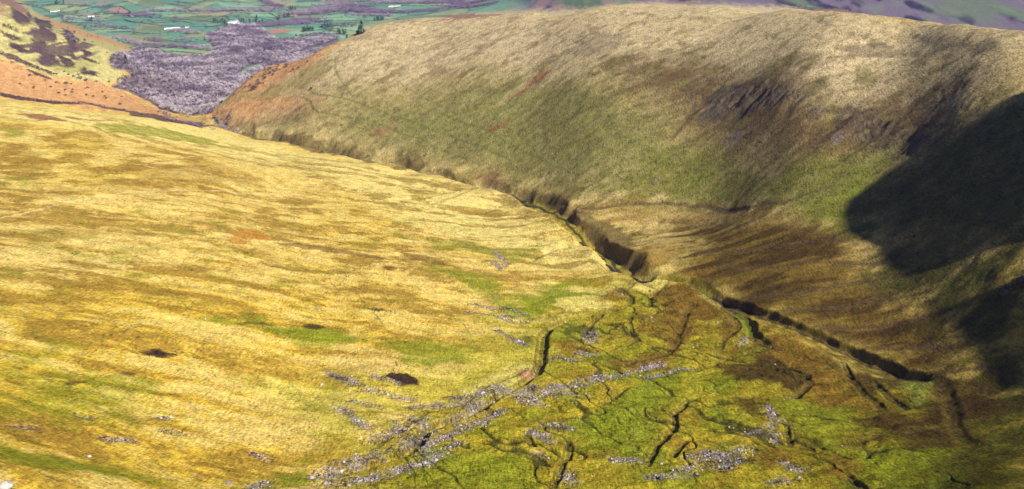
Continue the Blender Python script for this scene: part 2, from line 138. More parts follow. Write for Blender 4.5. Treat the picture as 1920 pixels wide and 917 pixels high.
COVER = [('basin',28,30,1,[(-96.9,396.6),(-98,452),(-93.2,487.3),(-71.3,549.9),(-55.6,593.1),(-36.7,630.7),(-40.4,701.9),(-13.1,763.1),(11.8,828.9),(45.7,900.6),(78.5,930.6),(123.1,891.2),(147.8,873.4),(176,816.6),(209.3,716.9),(248.4,630),(268.9,575.5),(266.3,539.4),(295.1,503),(229.2,364.2)]),('basinshade',40,40,1,[(173.8,830),(210.4,721.2),(248.4,630),(270.3,579.1),(266.3,539.4),(295.1,503),(229.2,364.2),(147.6,402.7),(147.1,471.9),(158.5,561),(151.8,654.1),(164.9,758.6)]),('yellow',22,25,0.8,[(-177.5,575),(-143.9,618.9),(-92.2,609.2),(-32.5,704.2),(0,827.1),(17.6,768.2),(18.9,648.7),(-20.8,589.7),(-65,551.3),(-78.5,486.9),(-96.3,472.5),(-118.7,498.5),(-153.6,544.7)]),('gold',25,30,0.9,[(-331.7,608.3),(-274.3,736.8),(-158.2,773.8),(-56.2,696.7),(-143.9,618.9),(-175.6,556.3),(-112.4,468.7),(-128.8,376.6),(-150.8,212.7),(-334.1,503.4)]),('palestraw',30,35,0.9,[(-767.1,1498),(-620.3,1524.4),(-507.5,1684.9),(-302.5,1549.2),(-156.9,1439.9),(-42.8,1302),(26.1,1180.2),(58.6,1053.8),(103.4,972.8),(121,895.1),(62.6,926.7),(0,971.3),(-81.1,1041.1),(-166.7,1164.2),(-287.9,1320.7),(-414.7,1366.5),(-552.3,1349),(-690.6,1340.9)]),('hillpink',60,60,1,[(-612.8,4353.2),(-267.3,4678.1),(291.5,4323.5),(612,4379.1),(1178.8,4210.7),(461.5,1198.4),(1908.4,3654.4),(463,875.1),(406.7,1037.2),(325.9,1140.7),(237.1,1320.5),(107.3,1453),(-8.4,1587.3),(-143.1,1690.9),(-247,1723.6),(-336.5,1755.1),(-401.8,1790.7),(-332.8,1859.5)]),('hillolive',50,60,0.9,[(-401.8,1790.7),(-238.9,1734),(-51.5,1625.5),(107.3,1453),(233.3,1295),(314.3,1091.1),(386.8,975.1),(454.8,856.8),(359.1,641.1),(313.9,657.8),(304.3,857.5),(240.2,990.5),(117.5,1124.3),(27.3,1243.4),(-82.9,1381.2),(-264.9,1579.7),(-494,1801),(-469.1,1824.8)]),('hillgreen',30,50,0.7,[(-50.2,1577.5),(32.1,1514.9),(90.2,1416),(152.5,1297.4),(197.8,1228.1),(173.1,1181.8),(108.3,1162.6),(27.9,1276),(-45.4,1394.2),(-165.6,1531.4),(-282.4,1640.6),(-230.2,1657.2),(-137.7,1614)]),('hillbrown',40,50,1,[(129.2,1443.9),(243.7,1363.8),(316.4,1200.2),(337.6,1053.1),(406.7,1037.2),(422.7,948.1),(391.1,885.4),(352.7,942.6),(285.7,968.9),(257,1075.1),(216.5,1180.2),(167.5,1310.4)]),('lowgreen',25,40,0.85,[(65,1183.4),(90.8,1185),(140.5,1171.7),(181.2,1197.2),(230.2,1150),(250,1038.9),(317.6,976.1),(370.9,926.6),(316,866.6),(298.9,839.5),(260,943.7),(223.1,1038.6),(145.6,1102)]),('moss',18,35,0.6,[(255.4,944.9),(301.3,913.6),(332.9,923.7),(327.3,874.2),(298.9,839.5),(269.6,902.1)]),('bench',22,20,1,[(75.6,1143.9),(145.3,1098.6),(221.5,1029.5),(260.4,924.2),(298.9,839.5),(289,779),(294.4,700.3),(295.7,611.1),(283.6,580.7),(268.6,591.3),(249.7,634),(210.4,721.2),(173.4,827.3),(144.9,887.1),(125.1,930.2),(100.3,1062.9)]),('benchstraw',10,25,0.8,[(80.9,1127.5),(145,1096.3),(177.9,1075.7),(209.2,1021.7),(168.7,1050.8),(186.9,988),(188.3,936.9),(151.1,896.1),(135,927),(131,1024.1),(101.4,1077)]),('benchstraw',10,25,0.5,[(172.5,1037.3),(219.5,1018.1),(241.5,949.3),(259.9,901.3),(228,933.2),(204.9,997.9)]),('darkgreen',20,40,0.9,[(298.9,839.5),(328.6,743.8),(359.1,641.1),(273.1,460.6),(269.8,547.5),(282.3,593.3),(299.2,603.9),(298.7,692),(295.6,773.3)]),('darkgreen',25,40,0.9,[(262.3,530.4),(287.8,488.9),(229.2,364.2),(165.2,397.6),(199.8,449.4),(240.9,459)]),('darkgreen',22,20,0.9,[(309.3,874.7),(351.6,894.5),(388.3,877.5),(447.1,839.6),(361.6,646.7),(345.9,696.2),(326.1,791.4)]),('bogdark',14,18,1,[(268.6,591.3),(279.1,577.5),(282.9,536.3),(276.2,509.9),(259.6,511.3),(243.1,493.8),(223.8,495.6),(212.5,511.9),(228.2,529),(244.9,532.4)]),('heathgreen',10,20,1,[(-3215.9,6007.4),(-2849.2,5747.6),(-2690.1,5592.7),(-2375.9,5089.4),(-2091.6,4673.8),(-1817.1,4301.4),(-1546.4,3888.7),(-1312.8,3522.5),(-876.1,2272.3),(-856,2134.3),(-929.7,2088.1),(-992.4,2086.3),(-1052.3,2081.5),(-1097.2,2005.9)]),('bracken',14,40,1,[(-1093.2,2039.2),(-1055.9,2089.9),(-996.1,2095.4),(-931.7,2093.2),(-861.7,2150.4),(-811.2,2176.1),(-737.8,2090.6),(-591.5,1900.9),(-702.1,1985.9),(-796.9,1986.4),(-894.5,1948.7),(-977.1,1910.6),(-1003,1847.1)]),('bracken',16,40,0.9,[(-2358.7,5050.9),(-2091.6,4673.8),(-1817.1,4301.4),(-1559.2,3922.4),(-1376.6,3646.6),(-1306.4,3479.2),(-1497.1,3760.1),(-1752.4,4091.1),(-1976.1,4408.7)]),('bracken',25,40,1,[(-581,1920.6),(-553.4,1960.8),(-734.9,2898.7),(-708.3,3204.4),(-654.4,3462.4),(-333.1,1894.5),(-355.8,1876.6),(-395.9,1871.3),(-438.7,1878.3),(-383.3,1799.7),(-322.9,1729.7),(-377.7,1767.4),(-445.1,1806.4),(-519.9,1825.5)]),('hillolive',12,25,0.8,[(-497.4,1908.9),(-438.7,1878.3),(-354.8,1870.3),(-327.1,1854.8),(-332.9,1795.1),(-387.5,1823.8),(-442.3,1844),(-529,1907.2),(-561.6,1949.6)]),('heathgreen',20,30,0.7,[(-908.9,2176.4),(-913.1,2299.1),(-1287.4,3402),(-1433.7,3670.2),(-1571.7,3849.3),(-976.8,2301.8),(-945.3,2216.9)]),('redheath',14,26,0.9,[(-2934.4,5680.9),(-2650.7,5509),(-2379.2,5050.1),(-2344.2,4933),(-1101.5,2254),(-1143.1,2198.9)]),('heather',5,26,1,[(-2253.5,4838.8),(-2143.2,4675),(-2099.7,4647.8),(-2000.6,4459.6),(-1921.5,4267.7),(-1969.2,4315.2),(-1055.7,2277.4),(-1062.1,2276.8),(-1067.2,2309.1),(-2181.6,4673.8)]),('heather',5,26,1,[(-1055.7,2277.4),(-1921.5,4267.7),(-1026.8,2293.7),(-1012.4,2277.1),(-1003.1,2258.5),(-1006.6,2232.7),(-1015.7,2233.6),(-1015.7,2216.5),(-1001.1,2195.4),(-989.3,2192.9),(-974.3,2176.7),(-959.6,2166.3),(-944.7,2155.7),(-955.7,2150.4),(-969.3,2149.3),(-976.6,2131.9),(-1009.8,2134.9),(-1007.5,2156.2),(-1017.2,2170.1),(-1029.5,2174),(-1034.4,2192.1),(-1043.4,2201.5),(-1045.8,2216),(-1050.7,2239.8),(-1057.3,2245.8)]),('heather',5,26,1,[(-1896.9,4309.3),(-1808.9,4174.7),(-1721.3,4015.8),(-1661.4,3910.6),(-988.9,2303.3),(-966.8,2254.4),(-954.2,2241.2),(-953,2207.5),(-967.5,2211),(-981.3,2236.2),(-984.8,2257.4),(-999.3,2278.1),(-1757.2,4021)]),('heather',5,26,1,[(-1099.2,2248.2),(-2314.3,4895.1),(-2361.9,5011.6),(-2272.3,4858.2),(-1079.8,2295.4),(-1077.7,2248.3),(-1092.7,2237.2)]),('heather',5,22,1,[(-1102.7,2216.5),(-1090.6,2226.4),(-1074.5,2226.1),(-1071.7,2216.2),(-1082.4,2210.9),(-1098.7,2209)]),('heather',5,22,1,[(-1095.6,2192.9),(-1079.1,2196.9),(-1058.8,2199.6),(-1054.4,2188.2),(-1066.7,2179.1),(-1086.8,2176.5)]),('heather',5,22,1,[(-1069.2,2164.1),(-1052.6,2170.2),(-1039,2162.8),(-1025.4,2163.6),(-1038.4,2148.1),(-1057.5,2148.5)]),('heather',5,22,1,[(-925.1,2161.3),(-923.7,2181.3),(-915.1,2178.6),(-903.3,2185.3),(-891,2169),(-902.4,2158.3),(-916.9,2153.6)]),('heather',4,18,1,[(-957.1,2264.5),(-942.6,2271.1),(-933.8,2255.9),(-943.1,2241.5)]),('heather',4,18,1,[(-946.4,2226),(-924.4,2235.7),(-908.2,2236.7),(-915,2224.5),(-936.1,2222)]),('heather',4,18,1,[(-981.4,2195.3),(-958.9,2193.8),(-942.5,2178.9),(-946.3,2154),(-965.2,2166.8)]),('heather',4,18,0.9,[(-1006.6,2090.3),(-982.2,2087.1),(-953.8,2081.8),(-956.6,2075.6),(-982.1,2073.9)]),('heather',4,20,0.8,[(-1066.4,2114.8),(-1038.5,2122.5),(-1005.1,2117.8),(-949,2110.4),(-955.7,2100.2),(-1009.7,2103),(-1062,2104.4)]),('heather',4,14,0.9,[(-988.5,1935.6),(-945.8,1950.7),(-899.9,1961.8),(-860.9,1991.6),(-856.9,1981.3),(-893.1,1945.3),(-937.3,1931.2),(-980.2,1917.3)]),('heather',4,14,0.9,[(-873.2,1996.6),(-838.3,2013.5),(-791.5,2014.6),(-736,1992.5),(-702.1,1985.9),(-588.7,1891.1),(-524,1803.2),(-514.7,1622.6),(-554.3,1565.2),(-764.8,1984.5),(-821.5,1996.4)]),('redbrown',5,14,0.9,[(-683.9,1395.5),(-674.3,1415),(-649.9,1410.2),(-627.2,1388.1),(-642.9,1361),(-670.7,1374.7)]),('redbrown',4,14,0.6,[(-653.5,1418.6),(-619.2,1425.5),(-574.7,1466.6),(-583.7,1430.4),(-612.2,1408.6)]),('brown',10,22,0.8,[(-650.7,1259.2),(-624.1,1288.3),(-559.1,1263.2),(-516.2,1239.2),(-511.4,1278.6),(-541.7,1286.4),(-605.2,1307.4),(-636.4,1315.3),(-671.4,1301.4)]),('brown',12,24,0.85,[(-596.1,1147.8),(-584.3,1188),(-535.4,1134.6),(-499.4,1079.8),(-497.9,1013.2),(-503.1,957.4)]),('brown',10,24,0.7,[(-436,1095.6),(-426.6,1189.2),(-405.4,1244.2),(-370,1284.3),(-324.2,1238),(-300.1,1191.8),(-330.1,1115.9),(-370.6,1074.6),(-394.9,1029.8)]),('brown',10,24,0.6,[(-465.7,989.2),(-433.6,1044.1),(-378.6,1047),(-326.3,1102.2),(-255.8,1164.3),(-217.9,1165.2),(-289.1,1095.4),(-368.7,1017.5),(-420.2,955.9),(-454.2,917.8),(-464.8,879),(-481.5,913.2)]),('brown',10,20,0.6,[(-413.5,774.2),(-392.2,821.2),(-361.7,857.6),(-334.2,846.1),(-370.4,791),(-373.9,725.5),(-377.2,700.2)]),('brown',10,20,0.6,[(-284.5,914.8),(-239.5,981),(-186.7,986.8),(-190.6,949.2),(-252.7,907.2)]),('peatbrown',4,10,0.7,[(-233.2,919.3),(-208.4,933.8),(-178.7,941.3),(-134.9,926.8),(-112.4,910.5),(-133.3,914.7),(-185.4,921),(-224.5,914.4)]),('peatbrown',4,10,0.6,[(-108.4,944.6),(-84.6,944.1),(-61.9,918.2),(-77.2,915.9),(-103.9,926.9)]),('brown',6,18,0.6,[(-127.3,888.6),(-99.8,886.8),(-108.3,874.2),(-124.6,871.7)]),('brown',8,18,0.7,[(-83.7,1165.9),(13.4,1211.5),(51.1,1156.9),(62.4,1128.9),(0,1178.6)]),('brown',8,16,0.5,[(32.9,979.9),(73.3,1009.7),(81.2,966.6),(53.6,955.4)]),('brown',8,20,0.6,[(-327.9,614.1),(-319.3,672.1),(-289.4,690.9),(-239.6,729.4),(-229.9,723.6),(-287.4,666.2),(-311.6,607.9)]),('brown',8,20,0.6,[(-290.5,562.2),(-277.5,606.3),(-265.3,636.6),(-246.6,654.7),(-259.7,621.7),(-274.5,575.9),(-288.7,533.2)]),('brown',8,20,0.6,[(-259.8,595.5),(-236.1,623.6),(-201.3,649.3),(-178.7,631.9),(-185.9,606.2),(-217,596.9),(-242.8,585.3)]),('brown',8,20,0.6,[(-205.6,561.4),(-195.7,581.5),(-169.8,596.5),(-152.8,596.5),(-154.3,574.1),(-179.1,568.9)]),('brown',8,18,0.5,[(-209.2,465.9),(-193.4,489.3),(-173.3,479),(-147.4,508.2),(-143.1,459.7),(-177.9,452)]),('brown',8,18,0.55,[(-236.8,417.6),(-227.1,436.5),(-211.4,428.3),(-211.9,385.5),(-216.4,377.7)]),('brown',6,16,0.5,[(-187.5,345.9),(-173,377.5),(-155.3,401.3),(-162.7,352.5),(-180.6,331.3)]),('moss',10,18,0.75,[(-215.3,375.5),(-193.5,384),(-173.6,406.1),(-140.4,414.5),(-132.1,411.4),(-149.2,404.4),(-173,377.5),(-191.2,361.7),(-203.2,353.2)]),('moss',14,24,0.6,[(-251.9,447.2),(-250.7,476.6),(-231.2,522.4),(-204.1,529.1),(-193.4,489.3),(-210.3,455.6),(-228.7,439.9),(-238.7,421.2)]),('moss',8,16,0.7,[(-237.1,637.2),(-214.2,669.1),(-187.8,683.5),(-166.5,691.4),(-128.8,700.7),(-102.4,683.3),(-125.2,679.2),(-170.4,674.3),(-204.3,660.1)]),('moss',8,18,0.6,[(-170.4,674.3),(-144.2,697.7),(-110,682),(-137.9,663.6),(-160,661.2)]),('moss',10,22,0.7,[(-94.7,684.8),(-64,694),(-31.7,685.4),(-22.5,645),(-58.1,623.9),(-79.8,624.4),(-75.5,652)]),('moss',10,22,0.65,[(-71.5,908.5),(-40.6,901.2),(-9.7,857.8),(9.3,812.9),(17.6,768.2),(-8.9,778.8),(-38.2,843.2)]),('moss',10,22,0.5,[(-287.4,518.7),(-269.4,556.6),(-249.9,511.7),(-260.9,486.9),(-267.2,478)]),('moss',10,25,0.6,[(-592.3,1414.2),(-527.2,1485.3),(-454.6,1503.7),(-424.2,1451.9),(-485.5,1405.2),(-552.3,1349)]),('moss',10,20,0.5,[(-124.8,1019.6),(-46,1031),(22.3,996.2),(0,949.8),(-54.7,979)]),('moss',6,14,0.6,[(-661,1280.2),(-623.3,1271.8),(-609.4,1227.8),(-636.7,1230.6)]),('moss',6,14,0.5,[(-526.9,1006.1),(-505.8,1007),(-486.8,988.9),(-511.1,973.9)]),('moss',14,22,0.95,[(-109.1,453.3),(-85.3,441.5),(-101.2,416.3),(-120.8,415)]),('moss',16,25,0.9,[(36.4,560.5),(59,591.5),(89,636.6),(127.6,645.5),(112.2,578.4),(95.7,559.5),(77.5,478.5),(54.7,480.4),(35.2,490.6),(31.6,532.4)]),('moss',14,25,0.8,[(26.4,769.6),(58.6,788.7),(50.2,727.9),(24.4,706.2)]),('moss',12,22,0.7,[(54.7,674.1),(90.4,712.9),(95.2,686.4),(71.7,648.9)]),('moss',14,25,0.85,[(0,827.1),(29.9,881.3),(60,884.8),(85.7,838.5),(36.9,809.6),(8.8,766.9)]),('moss',14,25,0.8,[(-46.1,481.6),(-2.9,481.1),(19.7,466.6),(15.6,428.8),(-36,423.3)]),('moss',12,22,0.8,[(138.5,643.8),(151,616.4),(134,585.8),(119.3,599.1)]),('moss',12,25,0.8,[(108.7,558.4),(131.9,575.6),(145.3,533.7),(135.1,516.7),(119.1,528.4)]),('moss',14,25,0.7,[(169.9,579.4),(209.4,555.8),(207.1,513.6),(176,492),(154.9,522.5)]),('moss',14,25,0.8,[(176.2,474.8),(212,480.5),(218.5,456.2),(186.8,416.2),(169.2,437.6)]),('darkgreen',6,12,0.8,[(133,580.7),(139,569.3),(132.6,555.3),(127.3,561.1)]),('darkgreen',6,12,0.6,[(6.3,727.3),(16.6,723),(18.3,705.8),(10.3,711.7)]),('palebasin',8,18,0.9,[(42.7,834.3),(72,846.1),(93.9,825),(87.5,808.3),(45.4,795.3),(37.1,814.4)]),('palebasin',8,15,0.9,[(105.8,869.5),(134.2,881),(146.1,861.9),(122.9,850.4)]),('palebasin',6,14,0.8,[(134.7,849),(146.9,851.1),(149.4,836.9),(134.1,828.4)]),('palebasin',8,18,0.8,[(-3.8,647.4),(15.3,660.8),(16.7,636.7),(-3.6,618.4),(-27.9,594.2)]),('palebasin',4,8,0.8,[(160.1,830.6),(168.1,823.5),(175.7,802.9),(169.1,803.4)]),('palebasin',6,12,0.7,[(215.6,694.3),(229.3,661.4),(244.3,618.1),(257.5,596.9),(228.7,613.7)]),('yellowbog',12,20,0.8,[(25.8,546.3),(40.3,570.6),(60.5,607.9),(87.5,624.8),(64.9,580.8),(39,550.7)]),('yellowbog',12,20,0.7,[(-53,525.2),(-20.1,569.3),(14.1,602.4),(6.7,570.7),(-33.9,519.1),(-62.3,472.3)]),('bogbrown',10,20,0.95,[(125.7,853.5),(150.5,859),(164.8,831),(175.3,789.3),(175.9,750.1),(144.8,766.8),(127.8,800.4),(126.5,823.9)]),('bogbrown',10,18,0.7,[(103.2,785.7),(136.6,798.8),(162.2,744.7),(154.4,726.2),(118.9,711.6),(101.9,739.6)]),('bogbrown',8,16,0.9,[(123.1,768.5),(148.9,765.8),(135,709.9),(122.7,684.6),(115.9,691.8),(127.2,738.7)]),('bogbrown',8,16,0.8,[(83,861.8),(103.1,867.2),(101.9,834.2),(80.3,830.3)]),('bogbrown',8,16,0.9,[(69.1,661.4),(94.4,680),(123.8,691.1),(109.2,647.6),(82.3,642.8)]),('bogdark',10,20,0.9,[(131.2,644.9),(162.6,651.8),(190.1,670.9),(194.3,643.9),(209,596),(185.7,587.5),(155.3,603.7),(139.6,631)]),('bogdark',8,16,0.85,[(142.8,579),(155.7,576.7),(156.1,551.4),(159.8,541),(145.3,533.7),(138.4,559.3)]),('bogbrown',10,20,0.7,[(209.9,703.2),(230.6,665.9),(235.2,612),(219.4,585.4),(211.6,627.5),(203.7,678.6)]),('bogbrown',8,16,0.8,[(169.5,771),(181.2,745.4),(178,721.1),(158.3,704.4)]),('bogdark',8,16,0.85,[(225.4,614.5),(244.3,618.1),(231.9,573.1),(219.4,585.4)]),('bogdark',8,16,0.85,[(250.3,615),(256.1,602.5),(244.2,579.3),(238.6,591.6)]),('bogdark',8,18,0.8,[(199.6,536.1),(221.9,537.1),(217.7,509.9),(201.6,515)]),('bogdark',8,18,0.8,[(218.4,504),(245.2,505.1),(231.5,467.6),(213.3,469.8),(203.4,465.5)]),('lightgreen',10,16,0.8,[(256.1,602.5),(267.2,587.8),(257.7,559.6),(247.9,555.2),(247,577.9)]),('bogbrown',7,14,0.8,[(194.5,722),(213.2,685.2),(218.5,626.3),(212.8,565.8),(190.3,557.4),(194.2,617.6),(186.4,671.8)]),('bogdark',6,12,0.7,[(221.7,553.9),(234.9,538.2),(232.3,502.1),(214.8,494.7),(207.9,524.1)]),('bogbrown',6,12,0.7,[(28.8,713.2),(49.4,713.9),(63.6,687.1),(39.2,676.6)]),('bogbrown',6,12,0.7,[(125.2,474.6),(145.9,488.5),(152.5,471.1),(132.4,458.2)]),('bogbrown',6,12,0.7,[(170.9,476),(181.2,457.1),(169.2,437.6),(159.1,447.2)]),('peatbrown',4,9,0.7,[(125.2,500),(131,499.2),(129.8,494.1),(124.1,494.9)]),('peat',3,7,1,[(-231,575.3),(-222.9,584.4),(-210.2,591.3),(-208.8,584.5),(-219.2,573.6),(-228.1,569.6)]),('peat',2,6,1,[(-78.4,612.1),(-70.1,617.6),(-63.4,610.2),(-63.2,600.9),(-71.6,597.4),(-76.6,601.9)]),('peat',2,6,1,[(-84,622.6),(-78.6,620),(-77.7,605.3),(-82,606.5)]),('peat',2,6,1,[(-83.4,638.7),(-78.5,637.9),(-75,629.3),(-77.1,625.7),(-82.1,631.2)]),('peat',2,5,1,[(-74,627.3),(-70.5,631.6),(-70,627),(-73.3,624)]),('peat',3,6,0.9,[(-115.2,756.5),(-106.4,762),(-94.2,756.9),(-98.8,752.2),(-111.3,750)]),('peat',2,6,0.8,[(-155.4,700.2),(-150.8,705.2),(-144.7,704.6),(-148.2,698.1),(-153.7,695.7)]),('peatbrown',2,6,0.9,[(-240.9,493.5),(-239.2,499.9),(-235.4,502.3),(-235.2,497.1),(-239.3,491.1)]),('peatbrown',2,6,0.9,[(-226.6,531.2),(-224.2,535.1),(-220.5,535.6),(-222.6,530.9)]),('peatbrown',3,8,0.7,[(-268.5,494.3),(-266.4,504.5),(-262,502.2),(-264.1,493.7)]),('peatbrown',3,8,0.8,[(-199.7,670.8),(-187,680.2),(-166.2,690.2),(-178.9,678.2),(-195.2,668)]),('peat',2,4,0.8,[(-151.2,848.5),(-147.6,849.8),(-146.5,843.1),(-149.6,841.9)]),('peatbrown',3,7,0.8,[(-124.5,885.9),(-113.1,894.3),(-103.4,883.4),(-113.2,874)]),('orangebog',6,14,0.7,[(-273.7,902.6),(-257.6,946.7),(-240.6,940.3),(-241.7,902.8),(-255.5,880.4)]),('redrock',3,6,0.9,[(4.5,639.7),(9.4,645.9),(15,642.6),(15.5,633.1),(5.5,626.9)]),('crag',8,24,0.8,[(226.6,1249.6),(258.9,1250.9),(291.9,1196.7),(319.8,1114.8),(318.3,1085),(289.8,1130),(264,1174.3),(231.6,1197.9)]),('crag',8,26,0.6,[(335.3,1044.3),(357.7,1047.7),(374.6,998.2),(385.5,917.5),(384.1,877.3),(367.2,914.9),(354.1,963.5),(340.9,987.1)]),('crag',6,20,0.5,[(367.3,1166.7),(421.7,1149.9),(435.1,1075.9),(420.3,1109.8),(382.6,1136.4)]),('crag',6,24,0.5,[(448.7,1161.1),(457,1040.2),(468.5,972.1),(454.9,961.7),(439.3,1045.5)]),('screeviolet',6,18,0.3,[(240.9,1143.3),(260.9,1141.6),(265.4,1119.7),(248.2,1118.2)]),('screeviolet',6,18,0.4,[(319.3,1066.5),(330.4,1056.5),(328,1046.9),(319.8,1057.1)]),('screeviolet',8,24,0.45,[(322.1,1013.3),(339.2,1009.1),(336.7,990.5),(321.8,992.4)]),('crag',6,20,0.35,[(129.4,1548.2),(172,1495.8),(136.2,1436.9),(94.1,1489.1),(80.9,1540.5)]),('redbrown',4,12,0.9,[(46.7,1522.8),(63.5,1503.2),(35.9,1502.9),(0,1499.3),(-12,1497),(-4,1509.6),(20.2,1521)]),('redbrown',3,10,0.8,[(-31.3,1455.8),(-15.6,1456),(19.3,1437.7),(0,1442),(-27.3,1448.5)]),('redbrown',4,12,0.7,[(-219.1,1595.5),(-192.8,1594.1),(-183.1,1583.2),(-222.5,1587.3)]),('redbrown',3,10,0.55,[(-461.8,1790.3),(-377.7,1767.4),(-335.7,1750.1),(-344.9,1747.1),(-407.3,1766.4),(-465.4,1784.1)]),('redbrown',5,10,0.55,[(-48.4,1364.8),(-22,1347.3),(-3.6,1305.8),(-21.5,1306.3),(-44,1341.4)]),('redheath',6,20,0.9,[(-316.3,4682.5),(-167.5,4607.8),(-19.3,1853.8),(-57.9,1854.4),(-108.1,1889.4)]),('redheath',6,16,0.8,[(602,4389.2),(746.3,4368.8),(826.4,4311.4),(697.5,4344.5)]),('redheath',6,16,0.7,[(1223.5,4175),(1335.8,4153.6),(1380.3,4090.1),(394.1,1286.6)]),('bank',6,16,0.85,[(-171.8,1433.5),(-173.7,1487.1),(-162.6,1499.3),(-141.1,1486.8),(-135.7,1469.8),(-141.9,1447.2),(-151.9,1428.3)]),('bank',4,10,0.9,[(-210.6,1489.8),(-285.5,1548.2),(-346.7,1602.1),(-430.4,1660.9),(-510.1,1787.9),(-544.8,1863.4),(-509.8,1825.3),(-404.9,1707.7),(-295.2,1606.1),(-216.7,1537.6)]),('bank',5,10,0.8,[(-7.1,1291),(27.4,1250.2),(65.2,1187.9),(69.7,1149.7),(51.4,1164.8),(13.7,1246.2)]),('bank',5,14,0.85,[(68.5,1127.4),(91.6,1105.5),(106.5,1067.5),(126.6,1035.3),(124.2,966.8),(128.5,916.1),(118.1,914.5),(103.4,972.8),(92.8,1043.1),(75.5,1089.9)])]  # one darkgreen patch blackens the right slope inside the headwall's cast shadow
LINES = [('streambed',1.5,0.8,4,[(185.6,796.8),(172.6,822.7),(159.6,856.4),(143.6,878.3),(123.2,892.2),(113.3,916.9)]),('floor',4,0.6,5,[(173,825.4),(160.2,859.8),(144.1,881.6),(123.5,895.2)]),('path',0.8,0.45,2,[(-356.5,658.3),(-339.1,718.2),(-305.5,766.7),(-258,791.4)]),('path',0.7,0.4,2,[(-263,563.6),(-247.9,617.8),(-231.6,642.3)]),('path',0.7,0.4,2,[(-230.5,857.2),(-192.3,855.2),(-149.4,826.1),(-108.1,792.7)]),('path',0.7,0.4,2,[(-327.6,895.2),(-286.7,888.6),(-257.3,852)]),('path',0.8,0.4,2,[(-176.8,992.9),(-127.2,947.6),(-69,873.2)]),('peatline',2.2,0.6,4,[(77.9,1130),(104.8,1118.1),(145.5,1100.8),(184.3,1079.8),(213.9,1049),(239.4,986.8),(264.7,942.6),(305.5,929.4)]),('peatline',2.5,0.6,5,[(189.6,794.6),(225.9,766.5),(266.7,761.3),(303.8,749.1),(307.4,737.2)]),('peatline',2.5,0.6,5,[(189.9,866.4),(227.2,825),(270.4,803.3),(307.6,772.4)]),('peatline',2.5,0.6,5,[(203.7,743.7),(240.8,729),(278.8,721.7),(306.7,694)]),('peatline',2.5,0.6,5,[(233.1,701.2),(265,679.7),(295.3,663)]),('peatline',2.5,0.5,5,[(176.3,927.5),(217.8,885.3),(258.8,859.3),(289.1,836.8)]),('peatline',2.5,0.6,5,[(255,649.8),(278.5,636.1),(291.6,608.6)]),('peatline',2.2,0.6,5,[(273,586),(290.8,568.4),(299,546.1)]),('path',1.6,0.55,3,[(-322.9,1860.4),(-321.4,1836.7),(-311.1,1792.5),(-292.9,1752),(-275.8,1715.7),(-259.1,1701)]),('path',1.8,0.7,3,[(-374.1,1786.8),(-354.1,1756),(-343.5,1727.1),(-332.8,1708.3),(-311.2,1688.8)]),('path',1.6,0.6,3,[(-365.7,1796.2),(-341.5,1762.5),(-312.3,1734.8),(-275.9,1702.2),(-243,1666.6),(-204.1,1629.1),(-165.5,1589.7),(-132.9,1544.6),(-88.3,1487.3),(-46.3,1425.3),(0,1358.7)]),('path',1.5,0.45,3,[(-311.2,1688.8),(-265.9,1652.7),(-206.8,1603.3),(-139.7,1522.2),(-86.2,1444.4),(-45.1,1381.9)]),('path',1.5,0.45,3,[(-108.4,1557.2),(-81.6,1520.5),(-47.6,1474.2),(-23.2,1431.4),(29,1338.5),(68,1247.9)]),('path',1.3,0.4,3,[(-199.4,1710.5),(-138.2,1621.2),(-82.1,1533.2)]),('path',2.2,0.5,3,[(374.3,937.1),(356,937.7),(328,940.5),(306.5,933.3),(285.6,927.9),(276.3,929.5)]),('path',1.3,0.4,2,[(274.2,941),(284.4,903.8),(295.7,875.6),(302.3,835.9)]),('wallline',2,0.7,2,[(-428,1193.2),(-405.3,1287.8),(-382.8,1330.5)]),('wallline',1.3,0.6,2,[(-447.1,1049.8),(-437.3,1115.2),(-430.6,1201),(-416.7,1280.3),(-392.1,1338.1),(-352.2,1321.9)]),('lightline',1.6,0.5,2,[(-439.3,826.8),(-425.1,919),(-396.3,1003.2),(-333.6,1086.4),(-257.7,1173.6)]),('path',0.8,0.4,1.5,[(-289.4,750.9),(-274.3,736.8),(-264,720.4),(-246.7,694.9),(-230,671.8)]),('path',0.8,0.4,1.5,[(-177.6,783.9),(-159.8,758.8),(-150.3,730.4),(-139.1,714.1)]),('path',0.8,0.4,1.5,[(-134.9,807.2),(-116.8,759.1),(-104.8,732.6),(-95.7,709.3)]),('path',0.9,0.4,1.5,[(-52.5,766.8),(-38.3,742.5),(-30.5,704.8),(-23.8,687.4)]),('path',0.8,0.35,1.5,[(-21.6,847.6),(-13.9,816.8),(-2.2,780),(10.7,745.7)]),('mossline',3,0.7,3,[(103.5,827.4),(113.9,835.2),(121.9,839)]),('mossline',3,0.8,3,[(186.4,769.5),(186.4,740.7),(183.4,717.8)]),('peatline',2.2,0.8,3,[(-122,616),(-109.2,603.6)])]
